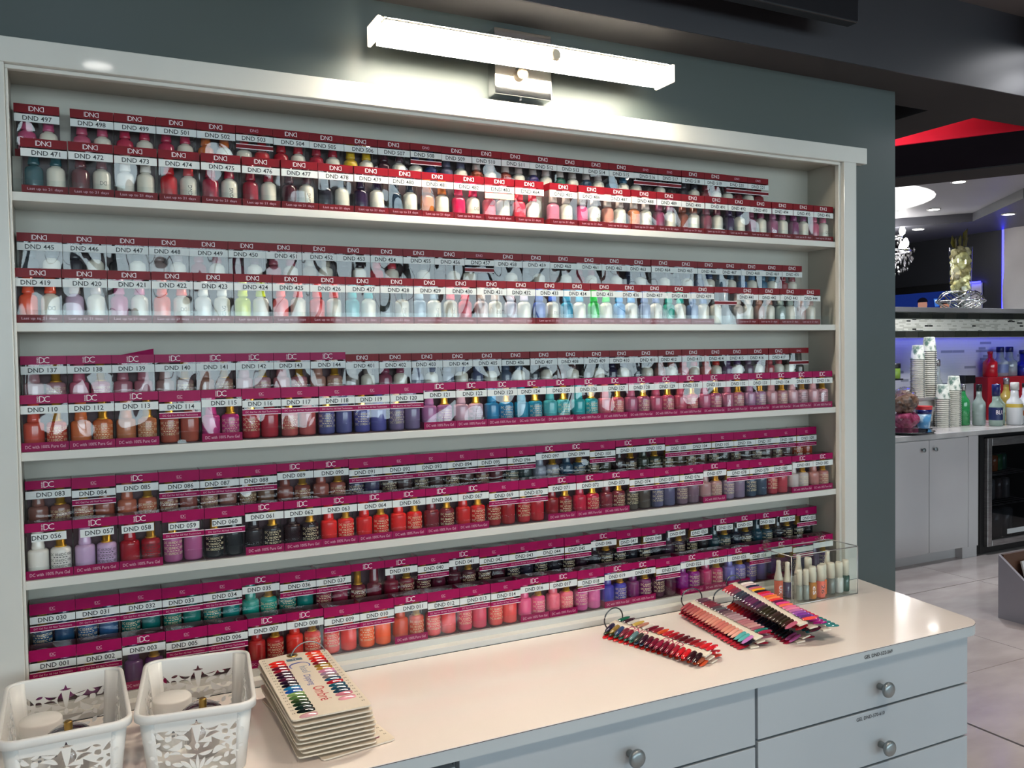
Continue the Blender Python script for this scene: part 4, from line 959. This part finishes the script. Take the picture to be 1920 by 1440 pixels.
# things on the bar
cup_me = MB().lathe([(0.0535, 0.0), (0.0555, 0.002), (0.0535, 0.005), (0.050, 0.010), (0.0385, 0.106), (0.030, 0.108), (0.0, 0.108)], 18, caps=False).mesh('paper_cup')
M_cup = noisy('printed_paper_cup', 'cfcabd', '7a7c7e', 34, 0.5, lo=0.50, hi=0.60)
M_cupt = noisy('green_printed_paper_cup', 'd0d2c8', '4a6a5e', 22, 0.5, lo=0.45, hi=0.6)
def cup_stack(x, y, z, n, pitch, where, gr, m_=None):
    for i in range(n):
        topc = i == n - 1
        o = place('paper_cup', cup_me, M_cupt if (topc and m_ is None) else M_cup, None, (x + rt.uniform(-0.0003, 0.0003), y, z + i * pitch))
        tag(o, f'topmost upturned paper cup of the {where}' if topc else f'upturned printed paper cup within the {where}', 'cup', gr)
wb = thing('drinks_machine', 'small white countertop machine under the tall cup stacks', 'appliance', (5.800, 2.930, 0.9055))
obj('body', cube(-0.16, 0.16, -0.12, 0.14, 0.03, 0.195), M_white, wb, bevel=0.008)
obj('base', cube(-0.17, 0.17, -0.14, 0.14, 0.0, 0.03), mat('machine_grey', '5a5a5c', 0.4), wb, bevel=0.004)
obj('top_tray', cube(-0.18, 0.18, -0.14, 0.14, 0.195, 0.219), mat('tray_grey', '8e8c8c', 0.3), wb, bevel=0.004)
cup_stack(5.688, 2.846, 1.1250, 20, 0.0150, 'left tall stack on the white machine', 'paper cups in the left tall stack')
cup_stack(5.815, 2.846, 1.1250, 24, 0.0150, 'right tall stack on the white machine', 'paper cups in the right tall stack')
cup_stack(5.800, 2.720, 0.9055, 15, 0.0150, 'shorter front stack on the bar', 'paper cups in the shorter front stack')
cup_stack(5.925, 2.722, 0.9055, 19, 0.0150, 'taller front stack on the bar', 'paper cups in the taller front stack')
def bottle(label, x, y, z, h, r_, neck, m_, capm, hcap=0.05, sh=0.62, text=None, tm=None, lab=None, rot=0.0):
    t = thing('liquor_bottle', label, 'bottle', (x, y, z), -0.45, 'bottles on the bar')
    hb = h - hcap
    obj('body', MB().lathe([(r_*.9, 0), (r_, 0.006), (r_, hb*sh), (r_*.92, hb*(sh + .07)), (r_*.55, hb*(sh + .17)), (neck*1.05, hb*(sh + .25)), (neck, hb)], 20), m_, t)
    obj('cap', MB().lathe([(neck*1.15, hb), (neck*1.15, h - 0.003), (neck, h)], 16), capm, t)
    if lab: obj('label', MB().lathe([(r_*1.01, hb*lab[0]), (r_*1.01, hb*lab[1])], 20, caps=False), lab[2], t)
    if text:
        mb = MB(); vs, fs, w_, h_ = TXT[text[0]]; rr = r_ * 1.025; P = []
        for vx, vy in vs:
            a = (vx * text[1] / w_) / rr - PI/2 + rot; P.append((rr*math.cos(a), rr*math.sin(a), hb*text[3] + vy * text[2] / h_))
        place('brand_text', mb.add(P, fs).mesh('brand_text'), tm, t)
    return t
glass = lambda nm_, c, b=0.08: clear(nm_, lin(c), base=b, rough=0.03)
M_navy = mat('navy_cap', '141c5c', 0.3); M_wcap = mat('white_cap', 'd8d6d2', 0.35)
bottle('tall green bottle with clear upper part beside the cup stack', 6.060, 2.740, 0.9055, 0.31, 0.046, 0.015, mat('green_liqueur', '2c8a4c', 0.1, coat=0.5), M_steel, sh=0.66)
bottle('frosted clear bottle behind the blue-labelled one', 6.135, 2.665, 0.9055, 0.31, 0.046, 0.018, mat('frosted_glass', '8f9c98', 0.25, coat=0.3), mat('black_cap', '18181c', 0.3), sh=0.60)
bottle('clear bottle with tall navy cap and navy front label with white letters', 6.185, 2.565, 0.9055, 0.310, 0.048, 0.024, mat('pale_clear_spirit', '93a79c', 0.1, coat=0.5), M_navy, hcap=0.085, sh=0.62, text=('BLU', 0.058, 0.030, 0.46), tm=M_whiteprint, lab=(0.20, 0.62, mat('navy_label', '1c2858', 0.4)), rot=0.1)
bottle('frosted green-tinted bottle with silver cap', 6.290, 2.620, 0.9055, 0.31, 0.050, 0.016, mat('green_tinted_glass', '8a9c8a', 0.18, coat=0.4), M_chrome, sh=0.56, lab=(0.36, 0.62, mat('pale_green_label', 'a8b8a8', 0.4)))
bottle('white bottle with yellow neck band and white cap', 6.375, 2.545, 0.9055, 0.32, 0.056, 0.026, mat('white_glazed_bottle', 'd8d8da', 0.25), M_wcap, hcap=0.055, sh=0.60, lab=(0.50, 0.60, mat('yellow_label', 'd8b850', 0.4)))
o = bpy.data.objects.new('x', None); bpy.data.objects.remove(o)
bottle('white bottle with black lettering and palm-sunset badge, dark cap', 6.500, 2.535, 0.9055, 0.31, 0.066, 0.026, mat('white_glazed_bottle', 'd8d8da', 0.25), mat('black_cap', '18181c', 0.3), hcap=0.03, sh=0.55, text=('MALIBU', 0.105, 0.020, 0.50), tm=M_ink, lab=(0.24, 0.38, mat('sunset_badge', 'c06a3a', 0.4)))
rk = thing('bottle_riser', 'red-fronted riser step carrying the rear bottles', 'riser', (6.915, 3.010, 0.9055))
obj('front_board', cube(-0.30, 0.45, -0.09, -0.08, 0.0, 0.345), noisy('red_lacquer', 'b02430', 'b82834', 4, 0.25), rk)
obj('top_board', cube(-0.30, 0.45, -0.08, 0.085, 0.325, 0.345), mat('dark_red_board', '8a1c28', 0.4), rk)
obj('side_board', cube(-0.30, -0.29, -0.08, 0.085, 0.0, 0.325), mat('dark_red_board', '8a1c28', 0.4), rk)
obj('side_board', cube(0.44, 0.45, -0.08, 0.085, 0.0, 0.325), mat('dark_red_board', '8a1c28', 0.4), rk)
ZB = 0.9055 + 0.3455
bottle('red rounded bottle with red cap on the riser', 6.760, 3.005, ZB, 0.210, 0.056, 0.018, mat('red_liqueur', 'c01c2c', 0.12, coat=0.5), mat('red_cap', 'a02030', 0.3), hcap=0.02, sh=0.58)
bottle('left clear bottle with navy cap on the riser', 6.895, 3.010, ZB, 0.245, 0.062, 0.026, mat('clear_spirit_bottle', '9aa4b0', 0.1, coat=0.5), M_navy, hcap=0.045, sh=0.55, lab=(0.15, 0.5, mat('slate_blue_label', '6a78a8', 0.4)))
bottle('right clear bottle with navy cap on the riser', 7.030, 3.020, ZB, 0.245, 0.060, 0.026, mat('clear_spirit_bottle', '9aa4b0', 0.1, coat=0.5), M_navy, hcap=0.045, sh=0.55)
bottle('cobalt blue bottle with long neck at the right edge', 7.180, 3.005, ZB, 0.215, 0.076, 0.022, mat('cobalt_bottle', '14248c', 0.1, coat=0.5), M_navy, hcap=0.03, sh=0.42)
bottle('yellow liqueur bottle between the white bottles and the riser', 6.690, 2.820, 0.9055, 0.34, 0.055, 0.020, mat('amber_liqueur', 'b09848', 0.12, coat=0.5), M_steel, sh=0.6)
bottle('slim clear glass bottle behind the right tall cup stack', 6.085, 2.985, 0.9055, 0.50, 0.046, 0.022, mat('grey_clear_bottle', '9aa0a0', 0.1, coat=0.5), M_steel, sh=0.62)
bx_ = thing('black_box', 'small black box on the white carton beside the red riser', 'box', (6.440, 3.010, 0.9055))
obj('body', cube(-0.07, 0.06, -0.06, 0.06, 0.300, 0.365), M_fb, bx_, bevel=0.003); obj('carton', cube(-0.06, 0.05, -0.05, 0.05, 0.0, 0.300), mat('grey_carton', 'a8a8ae', 0.5), bx_)
gs = thing('green_jar_holder', 'small black and green jar on the backsplash bracket at far left', 'jar', (5.610, 2.990, 1.266))
obj('body', MB().lathe([(0.040, 0.0), (0.044, 0.004), (0.044, 0.075), (0.040, 0.08)], 18), mat('olive_green_jar', '7a9a3a', 0.3), gs)
obj('lid', MB().lathe([(0.045, 0.08), (0.046, 0.082), (0.046, 0.115), (0.040, 0.118)], 18), M_fb, gs)
obj('bracket', cube(-0.05, 0.05, -0.04, 0.108, -0.012, 0.0), M_fb, gs)
pc = thing('soda_cup', 'light blue paper soda cup with red and navy rim bands', 'cup', (5.612, 2.735, 0.9055))
obj('body', MB().lathe([(0.040, 0.0), (0.052, 0.105)], 20), noisy('sky_blue_cup', '4a8ab8', 'b8d0e0', 18, 0.4, lo=0.45, hi=0.6), pc)
obj('navy_band', MB().lathe([(0.052, 0.105), (0.0565, 0.137)], 20), M_navy, pc)
obj('red_band', MB().lathe([(0.0565, 0.137), (0.059, 0.160), (0.060, 0.163), (0.057, 0.164)], 20), mat('red_band', 'c82c34', 0.35), pc)
def lump(seed, rx, ry, rz, amp):
    bm = bmesh.new(); bmesh.ops.create_icosphere(bm, subdivisions=3, radius=1.0); q = random.Random(seed)
    ph = [(Vector((q.uniform(-1, 1), q.uniform(-1, 1), q.uniform(-1, 1))).normalized(), q.uniform(4, 9), q.uniform(0, 6)) for _ in range(9)]
    for v in bm.verts:
        d = sum(math.sin(p[0].dot(v.co) * p[1] + p[2]) for p in ph) / 9; k = 1 + amp * d
        v.co = Vector((v.co.x * rx * k, v.co.y * ry * k, max(v.co.z * rz * k, -rz * 0.92)))
    mb = MB().add([tuple(v.co) for v in bm.verts], [tuple(v.index for v in f.verts) for f in bm.faces]); bm.free(); return mb
bg = thing('cellophane_bag', 'cellophane bag of brown and burgundy rose shapes at the bar left end', 'bag', (5.440, 2.760, 0.9055))
obj('burgundy_filling', lump(3, 0.115, 0.08, 0.070, 0.28), noisy('burgundy_wrap', '6a1c34', 'a04868', 30, 0.25, bump=0.4), bg, (0, 0, 0.066))
obj('brown_filling', lump(8, 0.105, 0.075, 0.085, 0.30), noisy('brown_wrap', '3c2a22', '8a6a58', 26, 0.25, bump=0.4), bg, (0, 0.0, 0.195))
obj('wrapper', lump(5, 0.075, 0.06, 0.045, 0.5), clear('cellophane', (0.9, 0.88, 0.86), base=0.18), bg, (0.01, 0, 0.265))
ty = thing('serving_tray', 'black glossy tray at the front left of the bar', 'tray', (5.190, 2.560, 0.9055))
obj('plate', MB().lathe([(0.14, 0.0), (0.185, 0.008), (0.20, 0.018), (0.195, 0.019), (0.14, 0.004)], 28), mat('black_gloss_tray', '101016', 0.08, coat=0.6), ty)
obj('handle', cube(0.18, 0.25, -0.03, 0.03, 0.015, 0.022), mat('black_gloss_tray', '101016', 0.08, coat=0.6), ty)

# vase on the ledge
vs_ = thing('vase', 'tall glass vase of cream petals in a silver wire stand on the ledge', 'vase', (6.590, 3.150, 1.8040))
obj('glass', MB().lathe([(0.072, 0.0), (0.075, 0.004), (0.092, 0.515), (0.089, 0.516), (0.072, 0.012)], 24, caps=False), M_glass, vs_)
rv = random.Random(4)
pet = lump(2, 0.042, 0.034, 0.030, 0.35).mesh('petal')
for i in range(34):
    z = 0.17 + 0.32 * i / 33; a = i * 2.4; r_ = 0.038 + 0.02 * z
    place('petal', pet, noisy('cream_petal', 'b8a860', 'd8cfa0', 14, 0.5) if i % 3 else noisy('tan_petal', '8a7840', 'b0a070', 14, 0.5), vs_, (r_ * math.cos(a), r_ * math.sin(a), z), (rv.uniform(0, 3), rv.uniform(0, 3), 0))
lf = MB().add([(-0.0, 0, 0), (0.03, 0.006, 0.03), (0.036, 0.010, 0.07), (0.0, 0.0, 0.13), (-0.036, 0.010, 0.07), (-0.03, 0.006, 0.03), (0, -0.004, 0.06)], [(0,1,6),(1,2,6),(2,3,6),(3,4,6),(4,5,6),(5,0,6)], True).mesh('leaf')
for i, (x, a, ty_) in enumerate(((-0.06, 0.6, -0.5), (-0.05, 2.0, -0.9), (0.0, 1.2, 0.1), (0.05, 0.4, 0.4), (0.06, 2.2, 0.35), (0.04, 1.0, 0.75))):
    o = place('leaf', lf, noisy('olive_leaf', '4c4a1c', '7a7434', 12, 0.5), vs_, (x, 0.0, 0.50), (0, ty_, a * 0.3))
    if i in (3, 4): o.location.z = 0.56
obj('stem', MB().tube([(0.04, 0, 0.3), (0.06, 0, 0.5), (0.09, 0, 0.60)], 0.004, 5), noisy('olive_leaf', '4c4a1c', '7a7434', 12, 0.5), vs_)
wm = MB()
for i in range(16):
    a = i * 2 * PI / 16; b = a + rv.uniform(0.5, 1.6); r1, r2, r3 = 0.10, 0.19, 0.15
    wm.tube([(r1*math.cos(a), r1*math.sin(a), 0.004), (r2*math.cos((a+b)/2), r2*math.sin((a+b)/2), 0.07), (r3*math.cos(b), r3*math.sin(b), 0.13), (0.11*math.cos(b+.4), 0.11*math.sin(b+.4), 0.155)], 0.005, 5)
for z, r_ in ((0.005, 0.12), (0.075, 0.185), (0.15, 0.115)): wm.tube([(r_*math.cos(a), r_*math.sin(a), z) for a in [2*PI*k/24 for k in range(24)]], 0.005, 5, True)
obj('wire_stand', wm, M_chrome, vs_)

# chandelier, half hidden by the wall end
ch = thing('chandelier', 'bright crystal chandelier half hidden behind the grey wall edge', 'chandelier', (6.27, 3.62, 2.08))
obj('rod', MB().tube([(0, 0, 0.34), (0, 0, 0.519)], 0.008, 8), M_chrome, ch)
obj('canopy', MB().lathe([(0.07, 0.505), (0.06, 0.519)], 18), M_chrome, ch)
obj('frame', MB().tube([(0.20*math.cos(a), 0.20*math.sin(a), 0.24) for a in [2*PI*k/28 for k in range(28)]], 0.010, 6, True).tube([(0.13*math.cos(a), 0.13*math.sin(a), 0.36) for a in [2*PI*k/28 for k in range(28)]], 0.010, 6, True), M_chrome, ch)
bl_m = MB().lathe([(0.0, 0.0), (0.020, 0.015), (0.026, 0.040), (0.014, 0.075), (0.0, 0.085)], 12, caps=False).mesh('bulb')
for k in range(8):
    a = 2*PI*k/8; rr = 0.13 if k % 2 else 0.20
    place('bulb', bl_m, bright('chandelier_bulb', (1.0, 0.97, 0.93), 30), ch, (rr*math.cos(a), rr*math.sin(a), 0.255 if k % 2 == 0 else 0.375))
cr = MB(); rc_ = random.Random(6)
for k in range(210):
    a = rc_.uniform(0, 2*PI); lv = rc_.random(); rr = (0.07 + 0.15 * lv ** 0.6) if lv < 0.8 else 0.22; z = rc_.uniform(0.04, 0.36) if rr < 0.17 else rc_.uniform(0.10, 0.26)
    x, y, s_ = rr*math.cos(a), rr*math.sin(a), rc_.uniform(0.008, 0.014)
    cr.add([(x+s_, y, z), (x, y+s_, z), (x-s_, y, z), (x, y-s_, z), (x, y, z+s_*1.3), (x, y, z-s_*2.2)], [(0,1,4),(1,2,4),(2,3,4),(3,0,4),(1,0,5),(2,1,5),(3,2,5),(0,3,5)])
q = obj('crystals', cr, clear('chandelier_crystal', (0.97, 0.97, 1.0), base=0.22, rough=0.08), ch); q['kind'] = 'stuff'
obj('glass_cup', MB().lathe([(0.03, -0.02), (0.05, -0.015), (0.055, 0.03), (0.045, 0.035)], 18), M_crystal, ch)
pl = bpy.data.lights.new('chandelier_glow', 'POINT'); pl.energy = 6; pl.color = (1, .96, .9); pl.shadow_soft_size = 0.15
po = bpy.data.objects.new('chandelier_glow', pl); COL.objects.link(po); po.location = (6.27, 3.62, 2.30)

# television and blue-edged panels on the far wall
tv = thing('television', 'wall television showing two people in caps on a blue background', 'television', (7.335, 3.985, 1.80))
tv.rotation_euler = (0, 0, -PI/2)
obj('case', cube(-0.42, 0.305, -0.015, 0.05, 0.0, 0.295), M_fb, tv, bevel=0.006)
obj('screen', cube(-0.40, 0.275, -0.018, -0.0145, 0.02, 0.225), mat('blue_screen', '060e30', 0.2, emit=(0.006, 0.018, 0.13), estr=1.0), tv)
for nm_, cx_, h_, cl_ in (('person_picture', -0.09, 0.165, 'c08a78'), ('person_picture', 0.15, 0.135, 'b8806a')):
    em_ = lambda n2, c2, k=0.6: mat(n2, c2, 0.3, emit=c2, estr=k)
    hp = [(cx_ + 0.052*math.cos(a), h_ - 0.055 + 0.058*math.sin(a)) for a in [2*PI*k/20 for k in range(20)]]
    head = obj(nm_, MB().add([(x, -0.0186, z) for x, z in hp], [tuple(range(20))]), em_('screen_skin_' + cl_, cl_, 0.5), tv)
    cp = [(cx_ + 0.058*math.cos(a), h_ - 0.030 + 0.045*math.sin(a)) for a in [PI*k/10 for k in range(11)]]
    obj('cap_picture', MB().add([(x, -0.0190, z) for x, z in cp], [tuple(range(11))]), em_('screen_cap', '14121c', 0.2), head)
    tb_ = [(cx_ - 0.09, 0.021), (cx_ + 0.09, 0.021), (cx_ + 0.06, h_ - 0.11), (cx_ - 0.06, h_ - 0.11)]
    obj('shirt_picture', MB().add([(x, -0.0184, max(z, 0.021)) for x, z in tb_], [(0, 1, 2, 3)]), em_('screen_shirt', '20243c', 0.4), head)
obj('logo_patch', MB().add([(0.045, -0.0184, 0.085), (0.085, -0.0184, 0.085), (0.10, -0.0184, 0.16), (0.03, -0.0184, 0.16)], [(0, 1, 2, 3)]), mat('screen_patch', '3a70c8', 0.3, emit='3a70c8', estr=0.7), tv)
place('logo_text', tx('MLB', width=0.06, height=0.028).mesh('logo_text'), mat('screen_white', 'd8e4f0', 0.3, emit='d8e4f0', estr=0.8), tv, (0.075, -0.0192, 0.138))
wp = thing('wave_panel', 'white sculpted wave wall panel edged with blue light', 'panel', (7.395, 2.4, 1.82))
gm = MB(); NX, NZ = 46, 28; vs = []; fs = []
for i in range(NX + 1):
    for j in range(NZ + 1):
        u, v = i / NX * 1.8, j / NZ * 0.73
        d = 0.022 + 0.012 * math.sin(9*v + 5*u + 2.0*math.sin(4*u)) + 0.008 * math.sin(17*u - 8*v + 1.5*math.sin(7*v))
        vs.append((-d, 0.905 - u, v))
for i in range(NX):
    for j in range(NZ): a = i*(NZ+1)+j; fs.append((a, a+NZ+1, a+NZ+2, a+1))
wq = obj('relief', gm.add(vs, fs, True), noisy('white_relief_plaster', 'c8c4c4', 'd0cccc', 3, 0.5), wp)
obj('light_strip', cube(-0.012, -0.002, 0.910, 0.925, 0.0, 0.73), bright('blue_edge_strip', (0.03, 0.03, 1.0), 9), wp)
sp_ = thing('blue_lit_niche', 'small panel glowing blue behind the vase', 'panel', (7.395, 3.60, 1.83))
obj('plate', cube(-0.02, -0.004, -0.09, 0.09, 0.0, 0.25), noisy('white_relief_plaster', 'c8c4c4', 'd0cccc', 3, 0.5), sp_)
obj('light_strip', cube(-0.045, -0.030, -0.09, 0.09, 0.250, 0.262), bright('blue_edge_strip', (0.03, 0.03, 1.0), 9), sp_)

# magazine rack on the floor
mr = thing('magazine_rack', 'grey slanted magazine rack with brown inside standing on the tiles', 'rack', (4.86, 1.22, 0.0))
M_rk = noisy('grey_rack_laminate', 'a09ca4', 'a6a2aa', 3, 0.4); M_br = noisy('brown_wood_inside', '4a3226', '5a3e30', 9, 0.5, stretch=(1, 6, 1))
prof = [(-0.27, 0.0), (0.234, 0.0), (0.234, 0.351), (-0.06, 0.118), (-0.27, 0.118)]
def yz(poly, x0, x1):
    n_ = len(poly); return MB().add([(x0, y, z) for y, z in poly] + [(x1, y, z) for y, z in poly], [tuple(range(n_)), tuple(range(2*n_-1, n_-1, -1))] + [(i, (i+1) % n_, n_+(i+1) % n_, n_+i) for i in range(n_)])
for x0 in (-0.29, 0.27): obj('side_panel', yz(prof, x0, x0 + 0.018), M_rk, mr)
obj('back_panel', cube(-0.272, 0.27, 0.216, 0.234, 0.0, 0.351), M_br, mr)
obj('shelf', cube(-0.272, 0.27, -0.26, 0.216, 0.04, 0.055), M_br, mr); obj('front_panel', cube(-0.272, 0.27, -0.27, -0.255, 0.0, 0.118), M_rk, mr)
def magazine(label, x, y, c1, tilt):
    t = thing('magazine', label, 'magazine', (x, y, 0.0565), 0.0, 'magazines in the rack')
    t.rotation_euler = (tilt, 0, 0)
    obj('pages', cube(-0.10, 0.10, -0.004, 0.004, 0.0, 0.26), M_white, t); obj('cover', cube(-0.10, 0.10, -0.0055, -0.004, 0.0, 0.26), mat('cover_' + c1, c1, 0.25), t)
magazine('rear white magazine leaning in the rack', 4.80, 1.34, 'c8c8cc', -0.28); magazine('dark magazine in the middle of the rack', 4.83, 1.29, '18181c', -0.28); magazine('front pale magazine in the rack', 4.86, 1.24, 'b8b8be', -0.28)
